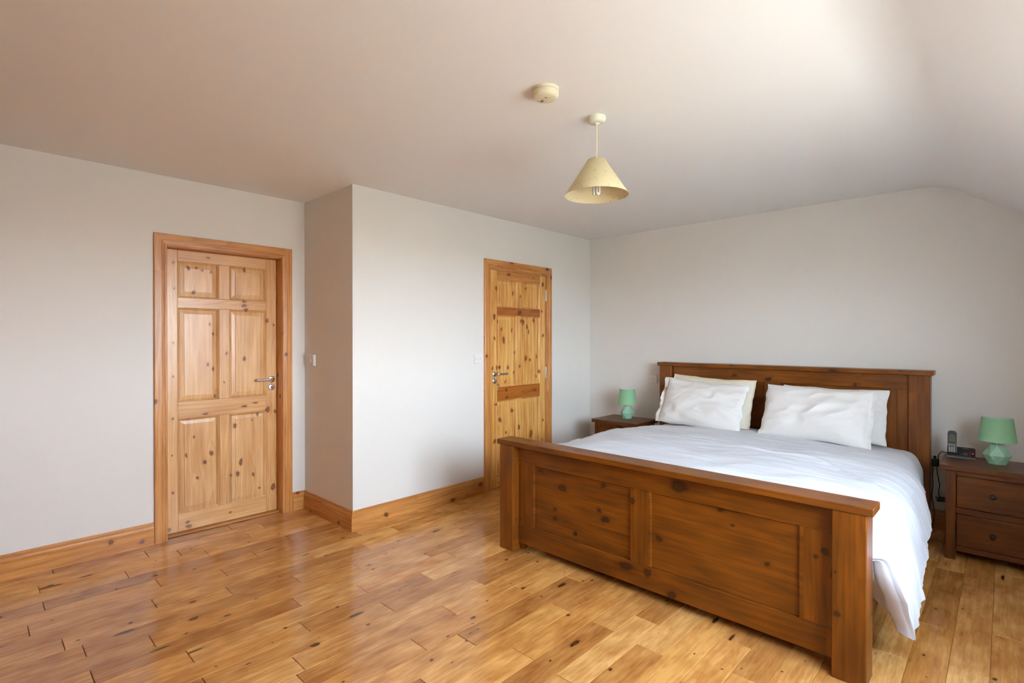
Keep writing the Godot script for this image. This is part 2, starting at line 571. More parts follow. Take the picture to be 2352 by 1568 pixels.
	rd.emission_enabled = true
	rd.emission = Color(0.8, 0.02, 0.06)
	rd.emission_energy_multiplier = 0.25
	mat("glass_tube", c8(236, 234, 226), 0.15)
	var gl := mat("window_glass", Color(1, 1, 1, 0.06), 0.02)
	gl.transparency = BaseMaterial3D.TRANSPARENCY_ALPHA
	mat("white_lacquer", c8(236, 234, 230), 0.4)
	# the pendant's handmade paper with plant fibres
	var pb := blank(512, 256)
	var pr := RandomNumberGenerator.new()
	pr.seed = 21
	for i in 512 * 256:
		var g := pr.randf_range(-5.0, 5.0) + (NB[i] - 128) * 0.05
		pb[i * 3] = int(226 + g)
		pb[i * 3 + 1] = int(212 + g)
		pb[i * 3 + 2] = int(170 + g)
	for f in 230:
		var x := pr.randf() * 512.0
		var y := 256.0 * (1.0 - pow(pr.randf(), 1.6))
		var a := pr.randf() * TAU
		var bend := pr.randf_range(-0.25, 0.25)
		var dk := pr.randf_range(0.55, 0.9)
		for s in pr.randi_range(3, 13):
			x += cos(a)
			y += sin(a) * 0.7
			a += bend
			var xi := posmod(int(x), 512)
			var yi := clampi(int(y), 0, 255)
			var at := (yi * 512 + xi) * 3
			for c in 3:
				pb[at + c] = int(pb[at + c] * dk)
	var pm := mat("fibre_paper", Color.WHITE, 0.85, picture(pb, 512, 256), 0.3)
	pm.backlight_enabled = true
	pm.backlight = Color(0.16, 0.14, 0.09)
	pm.uv1_triplanar = false


# ---------------------------------------------------------------- the room
func wall(called: String, boxes: Array, label: String) -> void:
	var mb := MB.new()
	for b in boxes:
		mb.box(P(b[0], b[2], b[5]), P(b[1], b[3], b[4]))
	tag(put(mb, called, M.wall_paint), label, "wall", "", "structure")


func make_shell() -> void:
	# boxes are [x0, x1, y0, y1, d0, d1]
	var bk := XL - 0.30
	wall("wall_left", [[XL - 0.14, XL, -0.02, 2.6, DREAR - 0.25, 0.946], [XL - 0.14, XL, -0.02, 2.6, 1.725, DRET], [XL - 0.14, XL, 2.009, 2.6, 0.946, 1.725], [bk, XL - 0.14, -0.02, 2.6, DREAR - 0.25, DRET]], "long off-white painted wall around the deep-set pine door")
	wall("wall_return", [[bk, X2, -0.02, 2.6, DRET, 2.0]], "narrow shaded off-white return wall with the light switch")
	wall("wall_recess", [[X2 - 0.14, X2, -0.02, 2.6, 2.0, 3.259], [X2 - 0.14, X2, -0.02, 2.6, 4.052, DB + 0.25], [X2 - 0.14, X2, 2.014, 2.6, 3.259, 4.052], [X2 - 0.3, X2 - 0.14, -0.02, 2.6, 2.0, DB + 0.25]], "off-white wall around the knotty pine door")
	wall("wall_back", [[X2, XKNEE + 0.25, -0.02, 2.75, DB, DB + 0.25]], "off-white wall behind the headboard under the sloping ceiling")
	wall("wall_right", [[XKNEE, XKNEE + 0.25, -0.02, 1.95, DREAR - 0.25, DORM0], [XKNEE, XKNEE + 0.25, -0.02, SILL - 0.025, DORM0, DORM1], [XKNEE, XKNEE + 0.25, -0.02, 1.95, DORM1, DB]], "low off-white knee wall below the sloping ceiling")
	wall("wall_rear", [[XL, XKNEE, -0.02, 2.75, DREAR - 0.25, DREAR]], "off-white wall opposite the bed")
	# ceiling: flat, a rounded bend, then the slope, which is cut open for the dormer
	var th := atan(SLOPE)
	var pts := [Vector2(XL - 0.3, HC)]
	var nrm := [Vector2(0, 1)]
	var R := 0.42
	var tl := R * tan(th / 2.0)
	for i in 9:
		var a := th * i / 8.0
		pts.append(Vector2(XBEND - tl + R * sin(a), HC - R * (1.0 - cos(a))))
		nrm.append(Vector2(sin(a), cos(a)))
	for x in [XDORM, XKNEE + 0.25]:
		pts.append(Vector2(x, HC - (x - XBEND) * SLOPE))
		nrm.append(Vector2(sin(th), cos(th)))
	var ds := [DREAR - 0.25, DORM0, DORM1, DB + 0.25]
	var mb := MB.new()
	var T := 0.2
	var last: int = pts.size() - 1
	for i in last:
		for j in 3:
			if i == last - 1 and j == 1:
				continue
			var a: Vector2 = pts[i]
			var b: Vector2 = pts[i + 1]
			var na: Vector2 = nrm[i]
			var nb: Vector2 = nrm[i + 1]
			var n3a := Vector3(-na.x, -na.y, 0)
			var n3b := Vector3(-nb.x, -nb.y, 0)
			mb.quad_s([P(a.x, a.y, ds[j]), P(b.x, b.y, ds[j]), P(b.x, b.y, ds[j + 1]), P(a.x, a.y, ds[j + 1])], [n3a, n3b, n3b, n3a])
			var oa := a + na * T
			var ob := b + nb * T
			mb.quad_s([P(oa.x, oa.y, ds[j]), P(ob.x, ob.y, ds[j]), P(ob.x, ob.y, ds[j + 1]), P(oa.x, oa.y, ds[j + 1])], [-n3a, -n3b, -n3b, -n3a])
	# the dormer: a flat soffit and two cheeks
	var yd: float = pts[last - 1].y
	mb.box(P(XDORM, yd, DORM1 + 0.12), P(XKNEE + 0.25 + EAVE, yd + 0.2, DORM0 - 0.12))
	for dd in [[DORM0 - 0.12, DORM0], [DORM1, DORM1 + 0.12]]:
		mb.sweep([Vector2(XDORM, yd), Vector2(XKNEE + 0.25, yd), Vector2(XKNEE + 0.25, yd - (XKNEE + 0.25 - XDORM) * SLOPE)], Vector3.ZERO, Vector3(0, 0, -1), Vector3.RIGHT, Vector3.UP, dd[0], dd[1])
	tag(put(mb, "ceiling", M.ceiling_paint), "white ceiling that bends into a slope above the bed", "ceiling", "", "structure")
	# the window in the dormer
	var w := thing("window_1", "white-framed two-light window in the dormer", "window", P(XKNEE + 0.10, SILL, DORM0), 0.0, "", "structure")
	var hi := yd - SILL
	var wid := DORM1 - DORM0
	for q in [[0.0, 0.0, 0.07, hi], [wid - 0.07, 0.0, wid, hi], [0.07, 0.0, wid - 0.07, 0.07], [0.07, hi - 0.07, wid - 0.07, hi], [wid / 2 - 0.035, 0.07, wid / 2 + 0.035, hi - 0.07]]:
		var fr := MB.new()
		fr.box(Vector3(0.0, q[1], -q[2]), Vector3(0.07, q[3], -q[0]), 0.004)
		put(fr, "frame", M.white_lacquer, w)
	for q in [[0.07, wid / 2 - 0.035], [wid / 2 + 0.035, wid - 0.07]]:
		var pn := MB.new()
		pn.quad(Vector3(0.035, 0.07, -q[0]), Vector3(0.035, 0.07, -q[1]), Vector3(0.035, hi - 0.07, -q[1]), Vector3(0.035, hi - 0.07, -q[0]), Vector3.RIGHT)
		put(pn, "pane", M.window_glass, w)
	var sl := MB.new()
	sl.box(Vector3(-0.13, -0.025, -wid), Vector3(0.0, 0.0, 0.0), 0.004)
	put(sl, "window_sill", M.white_lacquer, w)


func make_floor() -> void:
	var f := thing("floor", "oak plank floor with dark knots and a satin lacquer", "floor", Vector3.ZERO, 0.0, "", "structure")
	var sub := MB.new()
	sub.box(P(XL - 0.3, -0.06, DB + 0.25), P(XKNEE + 0.25, -0.016, DREAR - 0.25))
	put(sub, "subfloor", M.joint_dark, f)
	var seen := [[-4.062, 0.36], [-3.968, 0.8], [-3.869, 1.367], [-3.847, 0.948], [-3.727, 1.07], [-3.711, 0.651], [-3.6, 1.535], [-3.575, 0.28], [-3.468, 1.274], [-3.449, 0.75], [-3.329, 1.048], [-3.308, 0.207], [-3.217, 1.514], [-3.186, 0.676],
		[-3.229, 2.138], [-3.089, 1.825], [-3.07, 0.992], [-2.962, 2.131], [-2.94, 1.304], [-2.919, 0.362], [-2.828, 2.451], [-2.818, 1.628], [-2.795, 0.586], [-2.692, 2.02], [-2.678, 1.191], [-2.669, 0.356], [-2.55, 1.501], [-2.533, 0.669],
		[-2.424, 1.834], [-2.419, 1.115], [-2.306, 2.307], [-2.291, 1.488], [-2.3, 0.66], [-2.157, 1.995], [-2.151, 0.97], [-2.036, 1.684], [-1.906, 2.103], [-1.781, 2.388], [-1.772, 1.572], [-1.653, 2.092], [-1.653, 1.262], [-1.515, 1.671],
		[-1.389, 2.095], [-1.263, 2.287], [-1.135, 2.079], [-0.94, 1.972], [-0.883, 2.394], [-0.763, 2.169], [-0.366, 2.77], [-0.245, 4.017], [-0.245, 3.19], [-0.11, 3.818], [0.02, 3.285]]
	var r := RandomNumberGenerator.new()
	r.seed = 77
	var PW := 0.1285
	var k := 24
	while k > -22:
		var xc := -1.135 - PW * k
		var x0 := xc - PW / 2
		var x1 := xc + PW / 2
		if x1 < XL - 0.02 or x0 > XKNEE:
			k -= 1
			continue
		var js := []
		for s in seen:
			if roundi((-1.135 - s[0]) / PW) == k:
				js.append(s[1])
		if js.is_empty():
			js.append(r.randf_range(0.6, 2.6))
		js.sort()
		while js[0] > DREAR - 0.05:
			js.push_front(js[0] - r.randf_range(0.62, 0.98))
		while js[-1] < DB:
			js.append(js[-1] + r.randf_range(0.62, 0.98))
		for i in js.size() - 1:
			var d0: float = maxf(js[i], DREAR - 0.1)
			var d1: float = minf(js[i + 1], DB + 0.1)
			if d1 - d0 < 0.02:
				continue
			# no plank inside the solid block behind the return wall
			if x1 < X2 - 0.1 and d0 > DRET + 0.05:
				continue
			if x1 < X2 - 0.02 and d1 > DRET + 0.08:
				d1 = DRET + 0.08
			var mb := MB.new()
			var strip := r.randi() % 14
			var L := d1 - d0
			var su := 1.0 / 1.1
			var off := r.randf_range(0.0, maxf(0.0, 1.0 - L * su))
			var dirn := 1.0 if r.randf() < 0.5 else -1.0
			mb.ua = Vector3(0, 0, -su * dirn)
			mb.uo.x = off - d0 * su if dirn > 0.0 else off + d1 * su
			mb.ub = Vector3(1.0 / 14.0 / PW * 0.96, 0, 0)
			mb.uo.y = (strip + 0.02) / 14.0 - x0 * mb.ub.x
			var g := 0.0004
			var c := 0.0019
			var ge := 0.0011
			var a := P(x0 + g, 0, d0 + ge)
			var b := P(x1 - g, 0, d0 + ge)
			var e := P(x1 - g, 0, d1 - ge)
			var h := P(x0 + g, 0, d1 - ge)
			var dn := Vector3(0, -c, 0)
			var A := a + Vector3(c, 0, -c)
			var B := b + Vector3(-c, 0, -c)
			var E := e + Vector3(-c, 0, c)
			var Hh := h + Vector3(c, 0, c)
			mb.quad(A, B, E, Hh, Vector3.UP)
			mb.quad(A, B, b + dn, a + dn, Vector3(0, 1, 1))
			mb.quad(B, E, e + dn, b + dn, Vector3(1, 1, 0))
			mb.quad(E, Hh, h + dn, e + dn, Vector3(0, 1, -1))
			mb.quad(Hh, A, a + dn, h + dn, Vector3(-1, 1, 0))
			var lw := Vector3(0, -0.016, 0)
			mb.quad(a + dn, b + dn, b + lw, a + lw, Vector3(0, 0, 1))
			mb.quad(b + dn, e + dn, e + lw, b + lw, Vector3(1, 0, 0))
			mb.quad(e + dn, h + dn, h + lw, e + lw, Vector3(0, 0, -1))
			mb.quad(h + dn, a + dn, a + lw, h + lw, Vector3(-1, 0, 0))
			put(mb, "plank", M["oak_%d" % (r.randi() % 5)], f)
		k -= 1


const SKIRT := [Vector2(0, 0), Vector2(0, 0.018), Vector2(0.094, 0.018), Vector2(0.097, 0.0145), Vector2(0.101, 0.0165), Vector2(0.112, 0.0165), Vector2(0.122, 0.0125), Vector2(0.129, 0.0085), Vector2(0.14, 0.0085), Vector2(0.145, 0.006), Vector2(0.145, 0)]
const CASING := [Vector2(0, 0), Vector2(0, 0.010), Vector2(0.003, 0.012), Vector2(0.010, 0.012), Vector2(0.012, 0.009), Vector2(0.020, 0.010), Vector2(0.022, 0.0145), Vector2(0.030, 0.0155), Vector2(0.033, 0.0185), Vector2(0.071, 0.0185), Vector2(0.075, 0.016), Vector2(0.075, 0)]


func skirting(called: String, label: String, o: Vector3, along: Vector3, out: Vector3, a0: float, a1: float, m0: float, m1: float, u0: float) -> void:
	var mb := MB.new()
	mb.ua = along / 2.0
	mb.ub = Vector3.UP * 2.0 + out * 2.0
	mb.uo = Vector2(u0, u0 * 1.7)
	mb.sweep(SKIRT, o, along, Vector3.UP, out, a0, a1, Vector2(0, m0), Vector2(0, m1))
	tag(put(mb, called, M.trim_pine), label, "baseboard", "", "structure")


func make_skirtings() -> void:
	var dd := Vector3(0, 0, -1)
	var px := Vector3.RIGHT
	skirting("baseboard_left", "orange pine skirting board running up to the deep-set door", P(XL, 0, 0), dd, px, DREAR, 0.8715, 0.0, 0.0, 0.13)
	skirting("baseboard_corner", "short pine skirting board between door casing and return wall", P(XL, 0, 0), dd, px, 1.7995, DRET, 0.0, -1.0, 0.61)
	skirting("baseboard_return", "pine skirting board along the narrow return wall", P(0, 0, DRET), px, -dd, XL, X2, 1.0, 1.0, 0.33)
	skirting("baseboard_recess", "pine skirting board between outer corner and knotty door", P(X2, 0, 0), dd, px, DRET, 3.1845, -1.0, 0.0, 0.77)
	skirting("baseboard_nightstand", "short pine skirting board between knotty door and bed wall", P(X2, 0, 0), dd, px, 4.1335, DB, 0.0, -1.0, 0.05)
	skirting("baseboard_back", "pine skirting board along the wall behind the bed", P(0, 0, DB), px, -dd, X2, XKNEE, 1.0, -1.0, 0.45)


# A pine door in its own axes: x runs along the wall to the right, y up, z out into the room.
func make_door(called: String, label: String, x_wall: float, d_leaf: float, set_back: float, leaf: Material, lever_at: float, lever_dir: float, hinges: bool, casing: Array) -> Node3D:
	var t := thing(called, label, "door", P(x_wall, 0, d_leaf), PI / 2, "", "structure")
	# casing: [inner left, inner right, inner top]
	var il: float = casing[0]
	var ir: float = casing[1]
	var it: float = casing[2]
	var tr: StandardMaterial3D = M.trim_pine
	for side in 3:
		var mb := MB.new()
		mb.uo = Vector2(0.21 + side * 0.37 + x_wall, 0.3 * side + d_leaf)
		if side == 1:
			mb.ua = Vector3(0.5, 0, 0)
			mb.ub = Vector3(0, 2, 2)
			mb.sweep(CASING, Vector3(0, it, 0), Vector3.RIGHT, Vector3.UP, Vector3.BACK, il, ir, Vector2(-1, 0), Vector2(1, 0))
		else:
			mb.ua = Vector3(0, 0.5, 0)
			mb.ub = Vector3(2, 0, 2)
			mb.sweep(CASING, Vector3(il if side == 0 else ir, 0, 0), Vector3.UP, Vector3.LEFT if side == 0 else Vector3.RIGHT, Vector3.BACK, 0.0, it, Vector2.ZERO, Vector2(1, 0))
		put(mb, "casing", tr, t)
	# lining of the opening, with the stop the leaf closes against
	for side in 3:
		var mb := MB.new()
		mb.uo = Vector2(0.57 + side * 0.21, 0.15 * side + 0.4)
		mb.ua = Vector3(0.5, 0, 0) if side == 1 else Vector3(0, 0.5, 0)
		mb.ub = Vector3(0, 2, 2) if side == 1 else Vector3(2, 0, 2)
		var g := 0.0025
		if side == 0:
			mb.box(Vector3(il - 0.002, 0, -0.138), Vector3(-g, it + 0.002, -0.0005), 0.001)
		elif side == 2:
			mb.box(Vector3(LEAF_W + g, 0, -0.138), Vector3(ir + 0.002, it + 0.002, -0.0005), 0.001)
		else:
			mb.box(Vector3(-g, 1.9985, -0.138), Vector3(LEAF_W + g, it + 0.002, -0.0005), 0.001)
		put(mb, "lining", tr, t)
	var th := MB.new()
	th.ua = Vector3(0.5, 0, 0)
	th.ub = Vector3(0, 2, 2)
	th.box(Vector3(-0.002, 0.0, -0.138), Vector3(LEAF_W + 0.002, 0.009, -0.002 + minf(0.0, set_back * 0.4)), 0.002)
	put(th, "threshold", tr, t)
	var z := set_back
	var au := Vector3(1.0 / LEAF_W, 0, 0)
	var av := Vector3(0, -0.5, 0)
	var ao := Vector2(0, 1.0)
	var bev := 0.0025
	for s in [[0.0, 0.08], [0.682, LEAF_W]]:
		var mb := MB.new().grain(au, av, ao)
		mb.box(Vector3(s[0], 0.012, z - 0.04), Vector3(s[1], 1.996, z), bev)
		put(mb, "stile", leaf, t)
	for s in LEAF_RAILS:
		var mb := MB.new().grain(au, av, ao)
		mb.box(Vector3(0.08, s[0], z - 0.04), Vector3(0.682, s[1], z), bev)
		put(mb, "rail", leaf, t)
	for s in LEAF_OPEN_Y:
		var mb := MB.new().grain(au, av, ao)
		mb.box(Vector3(0.345, s[0], z - 0.04), Vector3(0.417, s[1], z), bev)
		put(mb, "muntin", leaf, t)
		for q in LEAF_OPEN_X:
			var pn := MB.new().grain(au, av, ao)
			var md := MB.new().grain(au, av, ao)
			rings(md, q[0], q[1], s[0], s[1], z, [[0.0, 0.0], [0.002, -0.003], [0.005, -0.0045], [0.009, -0.008], [0.012, -0.013], [0.0135, -0.0135], [0.014, -0.019]])
			rings(pn, q[0], q[1], s[0], s[1], z, [[0.0138, -0.019], [0.0165, -0.019], [0.017, -0.0145], [0.040, -0.0105], [0.0405, -0.0125], [0.0425, -0.0125], [0.043, -0.0075]])
			pn.quad(Vector3(q[0] + 0.043, s[0] + 0.043, z - 0.0075), Vector3(q[1] - 0.043, s[0] + 0.043, z - 0.0075), Vector3(q[1] - 0.043, s[1] - 0.043, z - 0.0075), Vector3(q[0] + 0.043, s[1] - 0.043, z - 0.0075), Vector3.BACK)
			pn.box(Vector3(q[0], s[0], z - 0.03), Vector3(q[1], s[1], z - 0.0205))
			var panel := put(pn, "panel", leaf, t)
			put(md, "moulding", leaf, panel)
	# lever handle and key escutcheon
	var hy := 1.052
	var lh := MB.new()
	lh.lathe([Vector2(0.0, 0.010), Vector2(0.013, 0.010), Vector2(0.022, 0.0085), Vector2(0.0255, 0.006), Vector2(0.026, 0.0)], 28, Vector3(lever_at, hy, z), Basis(Vector3.RIGHT, PI / 2))
	var rose := put(lh, "handle_rose", M.brushed_steel, t)
	rose.set_meta("label", "round brushed steel rose")
	var lv := MB.new()
	var path := [Vector3(lever_at, hy, z + 0.008), Vector3(lever_at, hy, z + 0.034)]
	for i in 5:
		var a := PI / 2 * (i + 1) / 6.0
		path.append(Vector3(lever_at + lever_dir * 0.014 * (1.0 - cos(a)), hy, z + 0.034 + 0.014 * sin(a)))
	path.append(Vector3(lever_at + lever_dir * 0.03, hy, z + 0.048))
	path.append(Vector3(lever_at + lever_dir * 0.125, hy, z + 0.046))
	lv.tube(path, 0.0092, 14)
	put(lv, "lever", M.brushed_steel, rose).set_meta("label", "brushed steel lever")
	var es := MB.new()
	es.lathe([Vector2(0.009, 0.002), Vector2(0.0095, 0.0075), Vector2(0.021, 0.0075), Vector2(0.0245, 0.005), Vector2(0.025, 0.0)], 28, Vector3(lever_at, 0.989, z), Basis(Vector3.RIGHT, PI / 2))
	var esc := put(es, "key_escutcheon", M.brushed_steel, t)
	esc.set_meta("label", "round steel key escutcheon")
	var cy := MB.new()
	cy.lathe([Vector2(0.0, 0.0045), Vector2(0.0085, 0.0045), Vector2(0.0092, 0.001)], 20, Vector3(lever_at, 0.989, z), Basis(Vector3.RIGHT, PI / 2))
	put(cy, "lock_cylinder", M.chrome, esc)
	var kh := MB.new()
	kh.box(Vector3(lever_at - 0.002, 0.983, z + 0.003), Vector3(lever_at + 0.002, 0.995, z + 0.0052))
	put(kh, "keyhole", M.black_plastic, esc)
	if hinges:
		for hh in [1.807, 1.034, 0.26]:
			var hm := MB.new()
			hm.lathe([Vector2(0.0, -0.056), Vector2(0.006, -0.055), Vector2(0.0065, -0.019), Vector2(0.0058, -0.0185), Vector2(0.0065, -0.018), Vector2(0.0065, 0.018), Vector2(0.0058, 0.0185), Vector2(0.0065, 0.019), Vector2(0.006, 0.055), Vector2(0.0, 0.056)], 14, Vector3(LEAF_W + 0.004, hh, 0.006))
			hm.box(Vector3(LEAF_W - 0.001, hh - 0.055, -0.004), Vector3(LEAF_W + 0.010, hh + 0.055, 0.001))
			put(hm, "hinge", M.brushed_steel, t).set_meta("label", "steel butt hinge")
	return t


func rings(mb: MB, x0: float, x1: float, y0: float, y1: float, z: float, prof: Array) -> void:
	for i in prof.size() - 1:
		var a: float = prof[i][0]
		var b: float = prof[i + 1][0]
		var za: float = z + prof[i][1]
		var zb: float = z + prof[i + 1][1]
		var A := [Vector3(x0 + a, y0 + a, za), Vector3(x1 - a, y0 + a, za), Vector3(x1 - a, y1 - a, za), Vector3(x0 + a, y1 - a, za)]
		var B := [Vector3(x0 + b, y0 + b, zb), Vector3(x1 - b, y0 + b, zb), Vector3(x1 - b, y1 - b, zb), Vector3(x0 + b, y1 - b, zb)]
		for k in 4:
			var j := (k + 1) % 4
			mb.quad(A[k], A[j], B[j], B[k], Vector3.BACK)


func make_doors() -> void:
	make_door("door_1", "six-panel pine door set deep in its casing, steel lever on its right", XL, 0.955, -0.09, M.door_pine, 0.722, -1.0, false, [-0.006, 0.767, 2.004])
	var t := make_door("door_2", "knotty six-panel pine door flush in its casing behind the bed, keys hanging from its lock", X2, 3.275, 0.0, M.knotty_pine, 0.045, 1.0, true, [-0.014, 0.775, 2.011])
	# the key in the lock and its twin hanging from the ring
	var key := MB.new()
	key.box(Vector3(0.0438, 0.984, 0.004), Vector3(0.0462, 0.994, 0.022))
	key.lathe([Vector2(0.0, -0.001), Vector2(0.011, -0.001), Vector2(0.0115, 0.001), Vector2(0.0, 0.001)], 18, Vector3(0.045, 0.985, 0.03), Basis(Vector3(0, 0, 1), PI / 2))
	var ring := []
	for i in 17:
		var a := TAU * i / 16.0
		ring.append(Vector3(0.0455 + 0.002 * sin(a), 0.972 + 0.011 * cos(a), 0.033 + 0.011 * sin(a)))
	key.tube(ring, 0.0009, 6)
	put(key, "key", M.chrome, t).set_meta("label", "steel key in the lock")
	for q in [[0.046, 0.902], [0.060, 0.905]]:
		var k2 := MB.new()
		k2.lathe([Vector2(0.0, -0.001), Vector2(0.0105, -0.001), Vector2(0.0105, 0.001), Vector2(0.0, 0.001)], 16, Vector3(q[0], 0.958, 0.036), Basis(Vector3(0, 0, 1), PI / 2))
		k2.box(Vector3(q[0] - 0.001, q[1], 0.033), Vector3(q[0] + 0.001, 0.95, 0.039), 0.0004)
		put(k2, "spare_key", M.chrome, t)


# ---------------------------------------------------------------- bed
func dark_board(called: String, parent: Node, lo: Vector3, hi: Vector3, axis: int, off: Vector2, bev := 0.003, m: Material = null) -> MeshInstance3D:
	var mb := MB.new()
	mb.ua = Vector3.ZERO
	mb.ua[axis] = 1.0 / 1.8
	mb.ub = Vector3(2, 2, 2)
	mb.ub[axis] = 0.0
	mb.uo = off
	mb.box(lo, hi, bev)
	return put(mb, called, m if m else M.dark_pine, parent)


func make_bed() -> void:
	var W := 2.0257
	var t := thing("bed", "dark stained pine bed with panelled head and foot boards", "bed", P(-2.4156, 0, 2.4284), -0.006)
	var r := RandomNumberGenerator.new()
	r.seed = 31
	var ro := func() -> Vector2: return Vector2(r.randf(), r.randf())
	# footboard, mapped on its own picture (x from -0.13, top at 0.72, 2.30 by 0.7222)
	var fu := Vector3(1.0 / 2.3, 0, 0)
	var fv := Vector3(0, -1.0 / 0.7222, 0)
	var fo := Vector2(0.13 / 2.3, 0.72 / 0.7222)
	var fm: Material = M.footboard_pine
	var fb := [["footboard_post", 0.0, 0.12, 0.0, 0.679, 0.0, 0.125, 0.004], ["footboard_post", W - 0.12, W, 0.0, 0.679, 0.0, 0.125, 0.004],
		["footboard_rail", 0.12, W - 0.12, 0.565, 0.679, 0.054, 0.10, 0.002], ["footboard_rail", 0.12, W - 0.12, 0.047, 0.168, 0.054, 0.10, 0.003],
		["footboard_stile", 0.12, 0.252, 0.168, 0.565, 0.054, 0.10, 0.002], ["footboard_stile", 1.773, W - 0.12, 0.168, 0.565, 0.054, 0.10, 0.002], ["footboard_muntin", 0.946, 1.068, 0.168, 0.565, 0.054, 0.10, 0.002]]
	for q in fb:
		var mb := MB.new()
		var dep: float = 1.0 if q[0] == "footboard_post" else 0.3
		mb.grain(fu - Vector3(0, 0, dep / 2.3) * (1.0 if q[1] < 1.0 else -1.0), fv, fo)
		mb.box(Vector3(q[1], q[3], -q[6]), Vector3(q[2], q[4], -q[5]), q[7])
		put(mb, q[0], fm, t)
	for q in [[0.248, 0.95], [1.064, 1.777]]:
		var mb := MB.new().grain(fu, fv, fo)
		mb.box(Vector3(q[0], 0.164, -0.088), Vector3(q[1], 0.569, -0.068))
		put(mb, "footboard_panel", fm, t)
	dark_board("footboard_cap", t, Vector3(-0.0227, 0.679, -0.134), Vector3(W + 0.0227, 0.711, 0.004), 0, Vector2(0.31, 0.12), 0.003)
	for x in [[0.12, 0.158], [W - 0.158, W - 0.12]]:
		dark_board("foot_block", t, Vector3(x[0], 0.010, -0.098), Vector3(x[1], 0.047, -0.066), 0, ro.call(), 0.003)
	# headboard
	var hb := 2.165
	dark_board("headboard_post", t, Vector3(-0.004, 0, -(hb + 0.10)), Vector3(0.116, 1.116, -hb), 1, ro.call())
	dark_board("headboard_post", t, Vector3(W - 0.12, 0, -(hb + 0.10)), Vector3(W, 1.116, -hb), 1, ro.call())
	dark_board("headboard_cap", t, Vector3(-0.02, 1.116, -(hb + 0.12)), Vector3(W + 0.02, 1.149, -(hb - 0.02)), 0, Vector2(0.6, 0.4))
	dark_board("headboard_rail", t, Vector3(0.116, 1.008, -(hb + 0.075)), Vector3(W - 0.12, 1.116, -(hb + 0.03)), 0, Vector2(0.1, 0.75), 0.002)
	dark_board("headboard_rail", t, Vector3(0.116, 0.32, -(hb + 0.075)), Vector3(W - 0.12, 0.46, -(hb + 0.03)), 0, ro.call(), 0.002)
	for q in [[0.116, 0.25], [0.933, 1.065], [1.763, 1.836], [1.836, W - 0.12]]:
		dark_board("headboard_stile", t, Vector3(q[0], 0.46, -(hb + 0.075)), Vector3(q[1], 1.008, -(hb + 0.03)), 1, ro.call(), 0.002)
	for q in [[0.246, 0.937], [1.061, 1.767]]:
		for b in [[0.456, 0.64], [0.64, 0.83], [0.83, 1.012]]:
			dark_board("headboard_panel", t, Vector3(q[0], b[0], -(hb + 0.064)), Vector3(q[1], b[1], -(hb + 0.044)), 0, ro.call(), 0.0006)
	for x in [[0.03, 0.058], [W - 0.058, W - 0.03]]:
		dark_board("side_rail", t, Vector3(x[0], 0.16, -(hb + 0.02)), Vector3(x[1], 0.33, -0.10), 2, ro.call())
	# the slatted base under the mattress
	for i in 13:
		dark_board("slat", t, Vector3(0.058, 0.225, -(0.24 + i * 0.15)), Vector3(W - 0.058, 0.247, -(0.16 + i * 0.15)), 0, ro.call(), 0.002, M.trim_pine)
	# mattress
	var mt := MB.new()
	mt.box(Vector3(0.10, 0.249, -2.13), Vector3(W - 0.10, 0.54, -0.125), 0.04)
	var mo := put(mt, "mattress", M.mattress_ticking)
	mo.transform = t.transform
	tag(mo, "thick white mattress lying in the bed under the duvet", "mattress")
	make_duvet(t.transform, W)
	make_pillows(t.transform)


var fold := FastNoiseLite.new()


